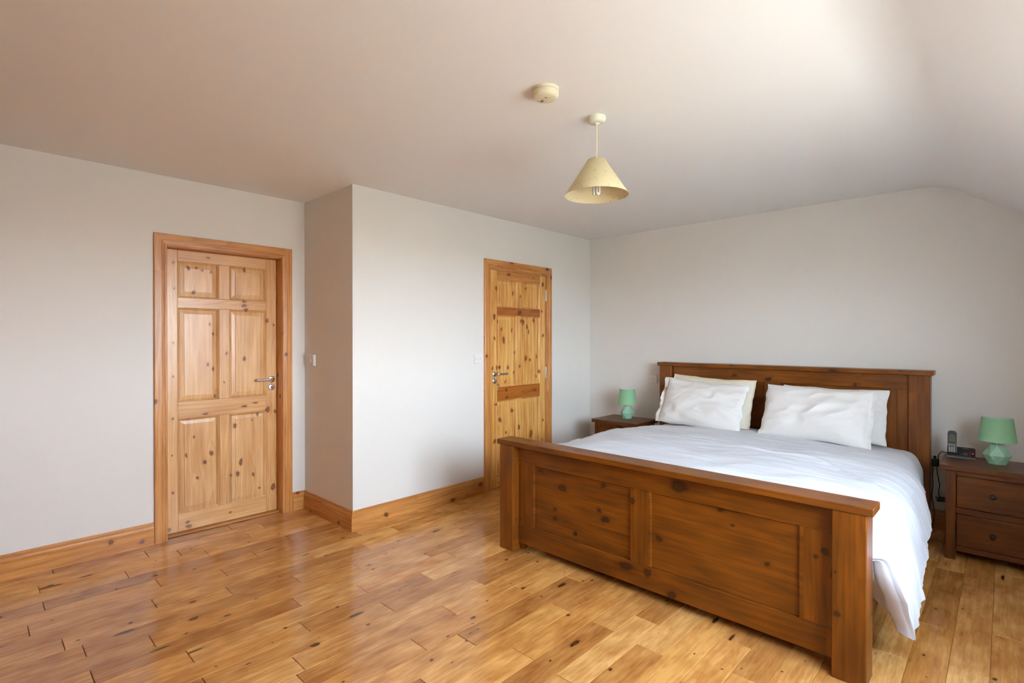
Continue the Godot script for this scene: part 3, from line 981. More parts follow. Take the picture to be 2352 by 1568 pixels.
func make_duvet(at: Transform3D, W: float) -> void:
	fold.seed = 8
	fold.frequency = 1.0
	fold.fractal_octaves = 2
	fold.noise_type = FastNoiseLite.TYPE_SIMPLEX_SMOOTH
	# bend of the cloth over the mattress edge: slope angle as it runs out from the middle, integrated
	var half := 1.02
	var total := 1.50
	var n := 300
	var xs := PackedFloat32Array()
	var ys := PackedFloat32Array()
	var x := 0.0
	var y := 0.0
	var ds := total / n
	for i in n + 1:
		xs.append(x)
		ys.append(y)
		var s := i * ds
		var ph := deg_to_rad(3.0) * smoothstep(0.2, 0.7, s) + deg_to_rad(79.0) * smoothstep(half - 0.17, half + 0.18, s)
		x += cos(ph) * ds
		y -= sin(ph) * ds
	var nu := 190
	var nv := 150
	var b0 := 0.13
	var b1 := 2.10
	var outer := []
	var inner := []
	var uvs := []
	for i in nu + 1:
		var ro := PackedVector3Array()
		var ri := PackedVector3Array()
		var ru := PackedVector2Array()
		var s := lerpf(-1.36, 1.46, float(i) / nu)
		for j in nv + 1:
			var b := lerpf(b0, b1, maxf(0.0, float(j - 12)) / (nv - 12))
			var wrap := maxf(0.0, 1.0 - j / 12.0)
			var right := s > 0.0
			# length of the drop: the right side hangs lower at the foot
			var hang := 1.0
			var sa := absf(s)
			if right and sa > half:
				var full := lerpf(1.44, 1.27, smoothstep(0.15, 1.5, b))
				hang = (full - half) / (1.46 - half)
			elif sa > half:
				hang = (1.30 - half) / (1.36 - half)
			var se := minf(sa, half) + maxf(0.0, sa - half) * hang
			var f := clampf(se / ds, 0.0, n - 1.001)
			var k := int(f)
			var px := lerpf(xs[k], xs[k + 1], f - k)
			var py := lerpf(ys[k], ys[k + 1], f - k)
			var side := smoothstep(half - 0.12, half + 0.2, se)
			# folds: long soft ones across the top, hanging flutes at the side, crumples at the foot corner
			var w := fold.get_noise_2d(s * 1.3, b * 1.8) * 0.020 * (1.0 - side * 0.3)
			w += (1.0 - absf(fold.get_noise_2d(s * 1.6 + 7.0 + b * 0.9, b * 5.0 - s * 0.6)) * 2.0) * 0.006
			w += fold.get_noise_2d(s * 5.0 + 3.0, b * 8.0) * 0.0025
			var ridge := b - (1.08 - 0.55 * smoothstep(0.5, 1.3, s) + 0.02 * sin(s * 4.0))
			w += 0.015 * exp(-ridge * ridge / 0.0004) * smoothstep(-0.3, 0.1, s)
			var flute := sin((b - 0.5 * smoothstep(half, 1.4, se) * (b - 0.6)) * 11.0 + fold.get_noise_2d(b * 2.0, 4.0) * 3.0)
			w += flute * 0.0025 * side * smoothstep(0.15, 0.5, b)
			var crump := side * smoothstep(0.75, 0.15, b) * (1.0 if right else 0.4)
			w += (0.5 - absf(fold.get_noise_2d(s * 2.6 + b * 1.8, b * 3.0 + 20.0)) * 1.6) * 0.026 * crump
			var ph := 0.0 if k + 1 > n else atan2(ys[k] - ys[k + 1], xs[k + 1] - xs[k])
			var nx := sin(ph)
			var ny := cos(ph)
			var top := 0.622 + 0.028 * smoothstep(2.1, 1.2, b) - 0.03 * smoothstep(0.5, 0.13, b)
			var ax := W * 0.5 + (px + nx * w) * (1.0 if right else -1.0)
			var ay := top + py + ny * w
			var bb := b
			# the foot corner of the right side swings in below and forms a tip
			if right:
				var low := smoothstep(half + 0.15, 1.46, se)
				bb += low * 0.10 * smoothstep(0.5, 0.13, b)
				ax += 0.015 * low
				ax -= 0.09 * smoothstep(1.15, 1.95, b) * smoothstep(0.75, 1.2, se)
			else:
				ax += 0.13 * smoothstep(1.2, 1.65, b) * smoothstep(0.75, 1.2, se)
			# tucked end at the foot: the cloth goes down between mattress and footboard
			var tuck := smoothstep(0.24, 0.13, b) * (1.0 - smoothstep(half - 0.05, half + 0.12, se))
			ay -= tuck * 0.10
			# at the foot the hanging side turns in behind the post and lifts towards the mattress
			if wrap > 0.0:
				var hang_in := smoothstep(half - 0.08, half + 0.2, se)
				var low2 := smoothstep(half + 0.1, 1.46, se)
				ax -= (0.17 * wrap * hang_in + 0.02 * sin(wrap * 9.0) * hang_in) * (1.0 if right else -1.0)
				ay += 0.21 * wrap * wrap * low2
				bb += 0.018 * sin(wrap * PI) * hang_in + 0.03 * wrap * (1.0 - hang_in) * 0.0
				ay -= 0.05 * wrap * (1.0 - hang_in)
			var p := Vector3(ax, ay, -bb)
			ro.append(p)
			var th := 0.022 * (1.0 - 0.55 * smoothstep(1.3, 1.46, sa))
			ri.append(p - Vector3(nx * (1.0 if right else -1.0), ny, 0) * th)
			ru.append(Vector2(s * 2.4, b * 2.4))
		outer.append(ro)
		inner.append(ri)
		uvs.append(ru)
	var mb := MB.new()
	mb.grid(outer, uvs, 1.0)
	mb.grid(inner, uvs, -1.0)
	# rolled hem all round
	var edge := []
	for i in nu + 1:
		edge.append([i, 0])
	for j in range(1, nv + 1):
		edge.append([nu, j])
	for i in range(nu - 1, -1, -1):
		edge.append([i, nv])
	for j in range(nv - 1, -1, -1):
		edge.append([0, j])
	var hem := []
	var hu := []
	for k in 4:
		hem.append(PackedVector3Array())
		hu.append(PackedVector2Array())
	for q in edge:
		var i: int = q[0]
		var j: int = q[1]
		var o: Vector3 = outer[i][j]
		var e: Vector3 = inner[i][j]
		var i2 := clampi(i, 1, nu - 1)
		var j2 := clampi(j, 1, nv - 1)
		var out: Vector3 = (o - outer[i2][j2]).normalized() * 0.006
		var pp := [o, o.lerp(e, 0.33) + out, o.lerp(e, 0.67) + out, e]
		for k in 4:
			hem[k].append(pp[k])
			hu[k].append(uvs[i][j])
	mb.grid(hem, hu, 1.0)
	var d := put(mb, "duvet", M.striped_cotton)
	d.transform = at
	tag(d, "white striped duvet spread over the bed, its corner hanging beside the footboard post", "duvet")


func pillow(called: String, label: String, at: Transform3D, L: float, Hh: float, T: float, sd: int, flange_l: float, flange_r: float, m: Material, crumple: float) -> void:
	var nz := FastNoiseLite.new()
	nz.seed = sd
	nz.frequency = 1.0
	nz.fractal_octaves = 2
	nz.noise_type = FastNoiseLite.TYPE_SIMPLEX_SMOOTH
	var nu := 84
	var nv := 56
	var mb := MB.new()
	for side in [1.0, -1.0]:
		var G := []
		var U := []
		for i in nu + 1:
			var row := PackedVector3Array()
			var ur := PackedVector2Array()
			var u := lerpf(-1.0, 1.0, float(i) / nu)
			for j in nv + 1:
				var v := lerpf(-1.0, 1.0, float(j) / nv)
				# body inside the flanges
				var ul := -1.0 + flange_l
				var ur2 := 1.0 - flange_r
				var ub := clampf((u - (ul + ur2) * 0.5) / ((ur2 - ul) * 0.5), -1.0, 1.0)
				var body := pow(maxf(0.0, 1.0 - pow(absf(ub), 3.2)), 0.55) * pow(maxf(0.0, 1.0 - pow(absf(v), 2.6)), 0.6)
				var sag := 1.0 - 0.22 * v
				var x := u * L * 0.5 * (1.0 - 0.03 * (1.0 - v * v) * absf(u))
				var y := v * Hh * 0.5 * (1.0 - 0.055 * (1.0 - u * u) * absf(v))
				var cr := nz.get_noise_2d(u * 1.2 + side * 9.0, v * 0.9) * 0.016
				cr += (0.35 - absf(nz.get_noise_2d(u * 0.8 + v * 0.7, v * 1.0 - u * 0.9 + side * 5.0))) * 0.020
				cr += (0.3 - absf(nz.get_noise_2d(u * 1.1 - v * 0.6 + 30.0, v * 2.2 + u * 0.7))) * 0.012 * u * u
				var zz := body * (T * 0.5 * sag + cr * crumple)
				var fl := maxf(smoothstep(ul, -1.0, u), smoothstep(ur2, 1.0, u))
				var wave := nz.get_noise_2d(u * 1.4, v * 1.6 + 50.0) * 0.022 * crumple * maxf(fl, (1.0 - body) * 0.35)
				x += nz.get_noise_2d(v * 1.3, 80.0 + signf(u)) * 0.007 * absf(u) * crumple
				y += nz.get_noise_2d(u * 1.5, 90.0 + signf(v)) * 0.007 * absf(v) * crumple
				row.append(Vector3(x, y, side * (zz + 0.0015) + wave))
				ur.append(Vector2(u, v))
			G.append(row)
			U.append(ur)
		mb.grid(G, U, side)
		if side > 0.0:
			pass
	# close the narrow seam
	var o := put(mb, called, m)
	o.transform = at
	tag(o, label, "pillow", "pillows at the headboard")


func make_pillows(bed: Transform3D) -> void:
	# local to the bed: x along its width, -z towards the headboard; each leans back against it
	var lean := deg_to_rad(-24.0)
	for q in [
		["cream pillow leaning on the headboard behind the crumpled pillow", 0.52, 0.825, 2.078, 0.74, 0.44, 0.10, 3, 0.04, 0.05, M.cream_cotton, 0.8, -19.0, -0.035],
		["white pillow with a crumpled left edge leaning on the cream pillow", 0.505, 0.812, 1.912, 0.75, 0.43, 0.14, 5, 0.10, 0.02, M.pillow_cotton, 1.4, -27.0, -0.05],
		["white pillow against the headboard half hidden behind the open-ended pillow", 1.45, 0.81, 2.078, 0.70, 0.40, 0.10, 7, 0.03, 0.03, M.pillow_cotton, 0.9, -18.0, 0.0],
		["white pillow with a flat open end on the telephone's side of the bed", 1.385, 0.812, 1.912, 0.735, 0.42, 0.14, 9, 0.02, 0.09, M.pillow_cotton, 1.3, -25.0, -0.03]]:
		var b := Basis(Vector3.RIGHT, deg_to_rad(q[12])) * Basis(Vector3(0, 0, 1), q[13])
		pillow("pillow", q[0], bed * Transform3D(b, Vector3(q[1], q[2], -q[3])), q[4], q[5], q[6], q[7], q[8], q[9], q[10], q[11])


# ---------------------------------------------------------------- nightstands, lamps, telephone
func make_nightstand(label: String, at: Vector3, sd: int) -> void:
	# origin at the left front lower corner of the top's outline; x right, -z back
	var t := thing("nightstand", label, "nightstand", at, 0.0, "nightstands beside the bed")
	var r := RandomNumberGenerator.new()
	r.seed = sd
	var m: Material = M.nightstand_pine
	var ro := func() -> Vector2: return Vector2(r.randf(), r.randf())
	var W := 0.5
	var D := 0.41
	dark_board("top", t, Vector3(0, 0.552, -D), Vector3(W, 0.585, 0), 0, ro.call(), 0.004, m)
	for x in [0.03, W - 0.08]:
		for z in [0.014, D - 0.064]:
			dark_board("leg", t, Vector3(x, 0, -(z + 0.05)), Vector3(x + 0.05, 0.552, -z), 1, ro.call(), 0.003, m)
	for x in [0.038, W - 0.058]:
		dark_board("side_panel", t, Vector3(x, 0.06, -(D - 0.064)), Vector3(x + 0.02, 0.552, -0.064), 1, ro.call(), 0.0, m)
	dark_board("back_panel", t, Vector3(0.08, 0.06, -(D - 0.02)), Vector3(W - 0.08, 0.552, -(D - 0.032)), 1, ro.call(), 0.0, m)
	for q in [[0.524, 0.552], [0.289, 0.324], [0.056, 0.087]]:
		dark_board("rail", t, Vector3(0.08, q[0], -0.05), Vector3(W - 0.08, q[1], -0.020), 0, ro.call(), 0.002, m)
	for q in [[0.327, 0.521], [0.09, 0.286]]:
		var d := dark_board("drawer", t, Vector3(0.083, q[0], -0.30), Vector3(W - 0.083, q[1], -0.018), 0, ro.call(), 0.003, m)
		var kb := MB.new()
		kb.lathe([Vector2(0.006, 0.0), Vector2(0.006, 0.010), Vector2(0.012, 0.013), Vector2(0.0145, 0.018), Vector2(0.012, 0.023), Vector2(0.005, 0.0255), Vector2(0.0, 0.026)], 22, Vector3(W / 2, (q[0] + q[1]) / 2, -0.018), Basis(Vector3.RIGHT, PI / 2))
		put(kb, "knob", M.black_knob, d).set_meta("label", "round black knob")
	dark_board("bottom_panel", t, Vector3(0.06, 0.07, -(D - 0.04)), Vector3(W - 0.06, 0.084, -0.05), 0, ro.call(), 0.0, m)


func make_lamp(label: String, at: Vector3, turn: float) -> void:
	var t := thing("table_lamp", label, "lamp", at, turn, "mint table lamps on the nightstands")
	var b := MB.new()
	var T := []
	var C := []
	var B := []
	for k in 6:
		var a := TAU * k / 6.0 + PI / 2
		var c := TAU * (k + 0.5) / 6.0 + PI / 2
		T.append(Vector3(cos(a) * 0.036, 0.122, sin(a) * 0.036))
		C.append(Vector3(cos(c) * 0.069, 0.056, sin(c) * 0.069))
		B.append(Vector3(cos(a) * 0.046, 0.0, sin(a) * 0.046))
	for k in 6:
		var j := (k + 1) % 6
		var out: Vector3 = C[k]
		b.tri(T[k], T[j], C[k], out)
		b.tri(B[k], B[j], C[k], out)
		b.tri(T[j], C[k], C[j], T[j])
		b.tri(B[j], C[k], C[j], B[j])
		b.tri(T[k], T[j], Vector3(0, 0.122, 0), Vector3.UP)
		b.tri(B[k], B[j], Vector3.ZERO, Vector3.DOWN)
	put(b, "base", M.mint_ceramic, t).set_meta("label", "faceted mint ceramic base")
	var nk := MB.new()
	nk.lathe([Vector2(0.014, 0.122), Vector2(0.014, 0.125), Vector2(0.0085, 0.126), Vector2(0.0085, 0.146), Vector2(0.0, 0.147)], 16)
	put(nk, "neck", M.chrome, t)
	var ho := MB.new()
	ho.lathe([Vector2(0.013, 0.147), Vector2(0.015, 0.15), Vector2(0.015, 0.185), Vector2(0.0, 0.186)], 16)
	put(ho, "bulb_holder", M.white_plastic, t)
	var ou := MB.new()
	ou.lathe([Vector2(0.0905, 0.142), Vector2(0.0925, 0.1425), Vector2(0.0925, 0.146), Vector2(0.0915, 0.1475), Vector2(0.0745, 0.285), Vector2(0.0755, 0.287), Vector2(0.0755, 0.290), Vector2(0.0735, 0.2905)], 48)
	var shade := put(ou, "shade", M.mint_fabric, t)
	var li := MB.new()
	li.lathe([Vector2(0.0735, 0.2905), Vector2(0.0905, 0.142)], 48)
	put(li, "shade_lining", M.shade_lining, shade)
	# the spider that carries the shade
	for k in 3:
		var a := TAU * k / 3.0 + 0.4
		var sp := MB.new()
		sp.tube([Vector3(cos(a) * 0.012, 0.186, sin(a) * 0.012), Vector3(cos(a) * 0.05, 0.20, sin(a) * 0.05), Vector3(cos(a) * 0.0835, 0.20, sin(a) * 0.0835)], 0.0012, 6)
		put(sp, "carrier_arm", M.white_plastic, shade)


func make_phone() -> void:
	var y := 0.585
	var t := thing("telephone", "black answering-machine telephone with red lights on the nightstand", "telephone", P(-0.212, y, 4.535), 0.03)
	# wedge: profile in (y, depth) swept along x
	var prof := [Vector2(0.004, -0.036), Vector2(0.012, -0.044), Vector2(0.018, -0.043), Vector2(0.066, 0.018), Vector2(0.066, 0.028), Vector2(0.055, 0.034), Vector2(0.0, 0.034), Vector2(0.0, -0.02)]
	var mb := MB.new()
	mb.sweep(prof, Vector3.ZERO, Vector3.RIGHT, Vector3.UP, Vector3(0, 0, -1), -0.066, 0.066, Vector2.ZERO, Vector2.ZERO)
	for s in [-1.0, 1.0]:
		var q := []
		for p in prof:
			q.append(Vector2(lerpf(p.x, 0.03, 0.12), lerpf(p.y, 0.0, 0.12)))
		mb.sweep(q, Vector3.ZERO, Vector3.RIGHT, Vector3.UP, Vector3(0, 0, -1), 0.066 * s, 0.071 * s)
	put(mb, "body", M.black_plastic, t)
	var nrm := Vector3(0, 0.061, 0.048).normalized()
	var upd := Vector3(0, 0.048, -0.061).normalized()
	var f0 := Vector3(0, 0.018, 0.043)
	var bs := Basis(Vector3.RIGHT, nrm, -upd)      # y out of the sloping face
	var chin := MB.new()
	chin.sweep([Vector2(0.0035, 0.0), Vector2(0.0035, 0.002), Vector2(0.0125, 0.006), Vector2(0.0135, 0.004)], Vector3(0, 0.0, 0.0365), Vector3.RIGHT, Vector3.UP, Vector3(0, 0, 1), -0.069, 0.069)
	put(chin, "front_trim", M.silver_plastic, t)
	var dial := MB.new()
	dial.lathe([Vector2(0.0105, 0.0), Vector2(0.0115, 0.0016), Vector2(0.0125, 0.0016), Vector2(0.0135, 0.0)], 32, f0 + upd * 0.022 + Vector3(0.022, 0, 0), bs)
	put(dial, "control_dial", M.grey_plastic, t)
	var hub := MB.new()
	hub.lathe([Vector2(0.0, 0.0015), Vector2(0.005, 0.0015), Vector2(0.0055, 0.0)], 20, f0 + upd * 0.022 + Vector3(0.022, 0, 0), bs)
	put(hub, "stop_button", M.grey_plastic, t)
	for q in [[0.045, 0.026], [0.045, 0.013], [-0.0, 0.016]]:
		var bt := MB.new()
		bt.lathe([Vector2(0.0, 0.0014), Vector2(0.0025, 0.0013), Vector2(0.0028, 0.0)], 12, f0 + upd * q[1] + Vector3(q[0], 0, 0), bs)
		put(bt, "button", M.grey_plastic, t)
	var le := MB.new()
	le.lathe([Vector2(0.0, 0.0016), Vector2(0.0032, 0.0014), Vector2(0.0036, 0.0)], 12, f0 + upd * 0.029 + Vector3(0.058, 0, 0), bs)
	put(le, "led_indicator", M.led_red, t).set_meta("label", "glowing red indicator")
	var dg := MB.new()
	for x in [-0.003, 0.004]:
		for e in [[0, 0, 0.0045, 0.001], [0, 0.004, 0.0045, 0.001], [0, 0.008, 0.0045, 0.001], [-0.002, 0.002, 0.001, 0.004], [0.002, 0.006, 0.001, 0.004]]:
			var c: Vector3 = f0 + upd * (0.036 + e[1]) + Vector3(0.047 + x + e[0], 0, 0) + nrm * 0.0006
			var a: Vector3 = Vector3.RIGHT * e[2] * 0.5
			var b: Vector3 = upd * e[3] * 0.5
			dg.quad(c - a - b, c + a - b, c + a + b, c - a + b, nrm)
	put(dg, "led_display", M.led_digits, t).set_meta("label", "red segment digits")
	lettering("Panasonic", 0.028, M.grey_key, t, Transform3D(Basis(Vector3.RIGHT, upd, nrm), f0 + upd * 0.068 + Vector3(0.022, 0, 0) + nrm * 0.0004))
	# the handset stands in the base
	var hs := thing("cordless_handset", "black cordless handset standing in the telephone's cradle", "handset", P(-0.257, y + 0.030, 4.515), 0.03)
	hs.rotation.x = deg_to_rad(-12.0)
	var outline := []
	for q in [[0.0, 0.0], [0.0215, 0.0], [0.0225, 0.03], [0.0235, 0.10], [0.0235, 0.125], [0.021, 0.138], [0.014, 0.1435], [0.0, 0.145]]:
		outline.append(Vector2(q[0], q[1]))
	for i in range(outline.size() - 2, 0, -1):
		outline.append(Vector2(-outline[i].x, outline[i].y))
	var hb := MB.new()
	hb.sweep(outline, Vector3.ZERO, Vector3.BACK, Vector3.RIGHT, Vector3.UP, -0.014, 0.006)
	var mid := []
	for p in outline:
		mid.append(Vector2(p.x * 0.94, lerpf(p.y, 0.072, 0.03)))
	hb.sweep(mid, Vector3.ZERO, Vector3.BACK, Vector3.RIGHT, Vector3.UP, 0.006, 0.0095)
	put(hb, "body", M.black_plastic, hs)
	var sd := MB.new()
	for s in [-1.0, 1.0]:
		sd.box(Vector3(0.0215 * s - 0.0014, 0.001, -0.004), Vector3(0.0215 * s + 0.0026 * 1.0, 0.118, 0.004), 0.001)
	put(sd, "side_trim", M.silver_plastic, hs)
	var kp := MB.new()
	kp.box(Vector3(-0.0185, 0.003, 0.0092), Vector3(0.0185, 0.060, 0.0098))
	put(kp, "keypad_plate", M.black_plastic, hs)
	for row in 4:
		for col in 3:
			var kb := MB.new()
			var cx := (col - 1) * 0.0115
			var cy := 0.007 + row * 0.0088
			kb.box(Vector3(cx - 0.0042, cy - 0.0026, 0.0097), Vector3(cx + 0.0042, cy + 0.0026, 0.0112), 0.0008)
			put(kb, "key", M.grey_key, hs)
	for q in [[-0.0130, 0.0455], [0.0130, 0.0455], [-0.0130, 0.056], [0.0130, 0.056]]:
		var kb := MB.new()
		kb.box(Vector3(q[0] - 0.0042, q[1] - 0.0024, 0.0097), Vector3(q[0] + 0.0042, q[1] + 0.0024, 0.0112), 0.0008)
		put(kb, "key", M.grey_key, hs)
	var nav := MB.new()
	nav.lathe([Vector2(0.0, 0.0016), Vector2(0.006, 0.0015), Vector2(0.0075, 0.0022), Vector2(0.0088, 0.0)], 24, Vector3(0, 0.0508, 0.0094), Basis(Vector3.RIGHT, PI / 2))
	put(nav, "navigation_ring", M.grey_plastic, hs)
	var lc := MB.new()
	lc.box(Vector3(-0.0165, 0.072, 0.0092), Vector3(0.0165, 0.107, 0.0099), 0.0006)
	var screen := put(lc, "screen", M.lcd, hs)
	var ik := MB.new()
	for i in 5:
		ik.box(Vector3(-0.007 + i * 0.0035, 0.089, 0.0099), Vector3(-0.005 + i * 0.0035, 0.096, 0.0101))
	put(ik, "digits", M.lcd_ink, screen)
	lettering("Panasonic", 0.024, M.grey_key, hs, Transform3D(Basis.IDENTITY, Vector3(0, 0.1135, 0.0096)))


func lettering(text: String, wide: float, m: Material, parent: Node, at: Transform3D) -> void:
	var tm := TextMesh.new()
	var sf := SystemFont.new()
	sf.font_names = PackedStringArray(["Droid Sans"])
	sf.font_weight = 700
	tm.font = sf
	tm.text = text
	tm.font_size = 32
	tm.depth = 0.02
	tm.pixel_size = 0.01
	var w := tm.get_aabb().size.x
	var k := wide / maxf(w, 0.001)
	var o := MeshInstance3D.new()
	o.name = "lettering"
	o.mesh = tm
	tm.material = m
	parent.add_child(o, true)
	o.transform = at * Transform3D(Basis.IDENTITY.scaled(Vector3.ONE * k), Vector3.ZERO)


# Two unseen pine wardrobes, added to tint the return wall and near ceiling.
func make_added_wardrobe(label: String, at: Vector3, off: float) -> void:
	var t := thing("added_wardrobe", label, "added_wardrobe", at, 0.0, "unseen wardrobes added opposite the bed for warm bounce")
	var W := 1.35
	var m: Material = M.trim_pine
	dark_board("carcass", t, Vector3(0, 0.06, -0.54), Vector3(W, 2.02, 0.0), 1, Vector2(off, 0.2), 0.003, m)
	dark_board("plinth", t, Vector3(0.02, 0, -0.52), Vector3(W - 0.02, 0.06, 0.0), 0, Vector2(off, 0.5), 0.002, m)
	dark_board("cornice", t, Vector3(-0.02, 2.02, -0.57), Vector3(W + 0.02, 2.07, 0.0), 0, Vector2(off, 0.7), 0.008, m)
	for k in 2:
		var x := 0.01 + k * (W / 2)
		var d := dark_board("door", t, Vector3(x, 0.08, -0.562), Vector3(x + W / 2 - 0.02, 2.0, -0.542), 1, Vector2(off + 0.3 * k, 0.4 * k), 0.003, m)
		var p := MB.new()
		p.lathe([Vector2(0.008, 0.0), Vector2(0.008, 0.01), Vector2(0.016, 0.018), Vector2(0.0, 0.028)], 18, Vector3(x + (W / 2 - 0.07 if k == 0 else 0.05), 1.05, -0.562), Basis(Vector3.RIGHT, -PI / 2))
		put(p, "knob", M.trim_pine, d)


# ---------------------------------------------------------------- wall and ceiling fittings
func plate(called: String, label: String, category: String, o: Vector3, turn: float, w: float, thick: float, marks: int) -> Node3D:
	var t := thing(called, label, category, o, turn)
	var mb := MB.new()
	mb.box(Vector3(-w / 2, -0.043, 0.0), Vector3(w / 2, 0.043, thick), 0.003)
	put(mb, "plate", M.white_plastic, t)
	for s in [-1.0, 1.0]:
		var sc := MB.new()
		sc.lathe([Vector2(0.0, 0.0006), Vector2(0.0026, 0.0005), Vector2(0.0032, 0.0)], 12, Vector3(s * (w / 2 - 0.013), 0, thick), Basis(Vector3.RIGHT, PI / 2))
		put(sc, "screw", M.grey_plastic, t)
	for i in marks:
		var rk := MB.new()
		var cx := (i - (marks - 1) * 0.5) * 0.014
		rk.sweep([Vector2(-0.012, 0.0), Vector2(0.012, 0.0), Vector2(0.012, 0.0025), Vector2(-0.012, 0.006)], Vector3(cx, 0, thick - 0.0005), Vector3.RIGHT, Vector3.UP, Vector3.BACK, -0.0055, 0.0055)
		put(rk, "rocker", M.white_plastic, t)
	return t


func make_fittings() -> void:
	plate("light_switch", "white surface-mounted light switch on the narrow return wall", "switch", P(-3.971, 1.202, DRET), 0.0, 0.086, 0.022, 1)
	plate("wall_switch", "flat white plate beside the knotty door's casing", "switch", P(X2, 1.196, 3.11), PI / 2, 0.086, 0.009, 1)
	plate("bedside_switch", "white surface-mounted double rocker switch beside the headboard", "switch", P(-2.585, 0.967, DB), 0.0, 0.086, 0.022, 2)
	var s := plate("wall_socket", "white double socket behind the bed's edge", "socket", P(-0.392, 0.489, DB), 0.0, 0.146, 0.02, 0)
	for c in [-0.036, 0.036]:
		for q in [[0.0, 0.012, 0.003, 0.008], [-0.011, -0.008, 0.007, 0.003], [0.011, -0.008, 0.007, 0.003]]:
			var mb := MB.new()
			mb.box(Vector3(c + q[0] - q[2] / 2, q[1] - q[3] / 2, 0.0195), Vector3(c + q[0] + q[2] / 2, q[1] + q[3] / 2, 0.0203))
			put(mb, "pin_hole", M.black_plastic, s)
	var pg := MB.new()
	pg.sweep([Vector2(-0.024, 0.0), Vector2(0.024, 0.0), Vector2(0.022, 0.020), Vector2(0.012, 0.034), Vector2(-0.012, 0.034), Vector2(-0.022, 0.020)], P(-0.366, 0.487, DB - 0.021), Vector3.UP, Vector3.RIGHT, Vector3.BACK, -0.026, 0.024)
	pg.box(P(-0.370, 0.511, DB - 0.03), P(-0.362, 0.528, DB - 0.021), 0.002)
	tag(put(pg, "plug", M.black_plastic), "black mains plug in the white double socket", "plug")
	for q in [["power_cable", "black power cable hanging straight down from the plug", [P(-0.374, 0.462, 4.77), P(-0.378, 0.40, 4.775), P(-0.376, 0.32, 4.782), P(-0.382, 0.24, 4.785), P(-0.372, 0.18, 4.775), P(-0.366, 0.13, 4.775), P(-0.372, 0.06, 4.77), P(-0.38, 0.008, 4.74)]],
		["phone_cable", "black phone cable running from the base over the nightstand's back edge", [P(-0.275, 0.60, 4.574), P(-0.30, 0.597, 4.60), P(-0.318, 0.592, 4.64), P(-0.34, 0.55, 4.69), P(-0.352, 0.45, 4.75), P(-0.345, 0.38, 4.76), P(-0.338, 0.33, 4.765), P(-0.344, 0.28, 4.77), P(-0.337, 0.235, 4.77)]]]:
		var cb := MB.new()
		cb.tube(smooth_path(q[2]), 0.0026, 7)
		tag(put(cb, q[0], M.black_cable), q[1], "cable")
	var bd := MB.new()
	var lp := []
	for i in 61:
		var a := TAU * i / 15.0
		lp.append(P(-0.33 + 0.030 * cos(a) * (0.7 + 0.3 * sin(i * 0.7)), 0.232 + 0.013 * sin(a * 1.3), 4.765 + 0.012 * sin(a * 0.9 + i * 0.05)))
	bd.tube(smooth_path(lp), 0.0024, 6)
	tag(put(bd, "cable_bundle", M.black_cable), "tied bundle of black cable hanging behind the nightstand", "cable")
	# smoke detector
	var sm := thing("smoke_detector", "round ivory smoke detector on the ceiling", "smoke detector", P(-1.478, HC, 1.773))
	var mb := MB.new()
	mb.lathe([Vector2(0.060, 0.0), Vector2(0.060, -0.010), Vector2(0.058, -0.012), Vector2(0.0, -0.0125)], 48)
	put(mb, "mounting_base", M.ivory_plastic, sm)
	mb = MB.new()
	mb.lathe([Vector2(0.053, -0.012), Vector2(0.053, -0.016), Vector2(0.0585, -0.017), Vector2(0.0585, -0.027), Vector2(0.056, -0.034), Vector2(0.050, -0.040), Vector2(0.042, -0.0435), Vector2(0.0, -0.045)], 48)
	put(mb, "cover", M.ivory_plastic, sm)
	mb = MB.new()
	mb.tube(smooth_path([Vector3(-0.038, -0.0438, 0.022), Vector3(-0.014, -0.0452, 0.004), Vector3(0.012, -0.0455, -0.003), Vector3(0.046, -0.042, -0.004)]), 0.0016, 6)
	put(mb, "ridge", M.ivory_plastic, sm)
	mb = MB.new()
	mb.lathe([Vector2(0.0, -0.0465), Vector2(0.003, -0.046), Vector2(0.0035, -0.044)], 14, Vector3(0.012, 0, 0.012))
	put(mb, "sensor_light", M.black_plastic, sm)
	for k in 6:
		var sl := MB.new()
		var z := -0.006 + k * 0.0026
		sl.box(Vector3(-0.030 + k * 0.001, -0.0462, z), Vector3(-0.014 + k * 0.001, -0.0448, z + 0.0012))
		put(sl, "sounder_slot", M.grey_plastic, sm)
	mb = MB.new()
	mb.lathe([Vector2(0.008, -0.0445), Vector2(0.0085, -0.0462), Vector2(0.0095, -0.0462), Vector2(0.010, -0.0445)], 20, Vector3(-0.008, 0, 0.020))
	put(mb, "test_button", M.ivory_plastic, sm)
	# pendant
	var pt := thing("pendant_light", "cream paper cone pendant lamp hanging from the ceiling", "pendant lamp", P(-1.480, HC, 2.171))
	mb = MB.new()
	mb.lathe([Vector2(0.046, 0.0), Vector2(0.046, -0.008), Vector2(0.043, -0.020), Vector2(0.038, -0.027), Vector2(0.030, -0.030), Vector2(0.014, -0.031), Vector2(0.012, -0.036), Vector2(0.006, -0.039), Vector2(0.0, -0.039)], 44)
	put(mb, "ceiling_rose", M.green_ivory_plastic, pt)
	mb = MB.new()
	mb.tube([Vector3(0, -0.036, 0), Vector3(0.0005, -0.12, 0), Vector3(0, -0.225, 0)], 0.0035, 10)
	put(mb, "cord", M.ivory_plastic, pt)
	mb = MB.new()
	mb.lathe([Vector2(0.0, -0.215), Vector2(0.012, -0.218), Vector2(0.019, -0.235), Vector2(0.019, -0.268), Vector2(0.0, -0.27)], 24)
	put(mb, "lamp_holder", M.white_plastic, pt)
	# shade: top radius 0.044, bottom radius 0.156
	var so := MB.new()
	var yt := -0.213
	var yb := -0.386
	cone(so, [Vector2(0.040, yt + 0.001), Vector2(0.044, yt), Vector2(0.156, yb), Vector2(0.1565, yb - 0.002)], 72)
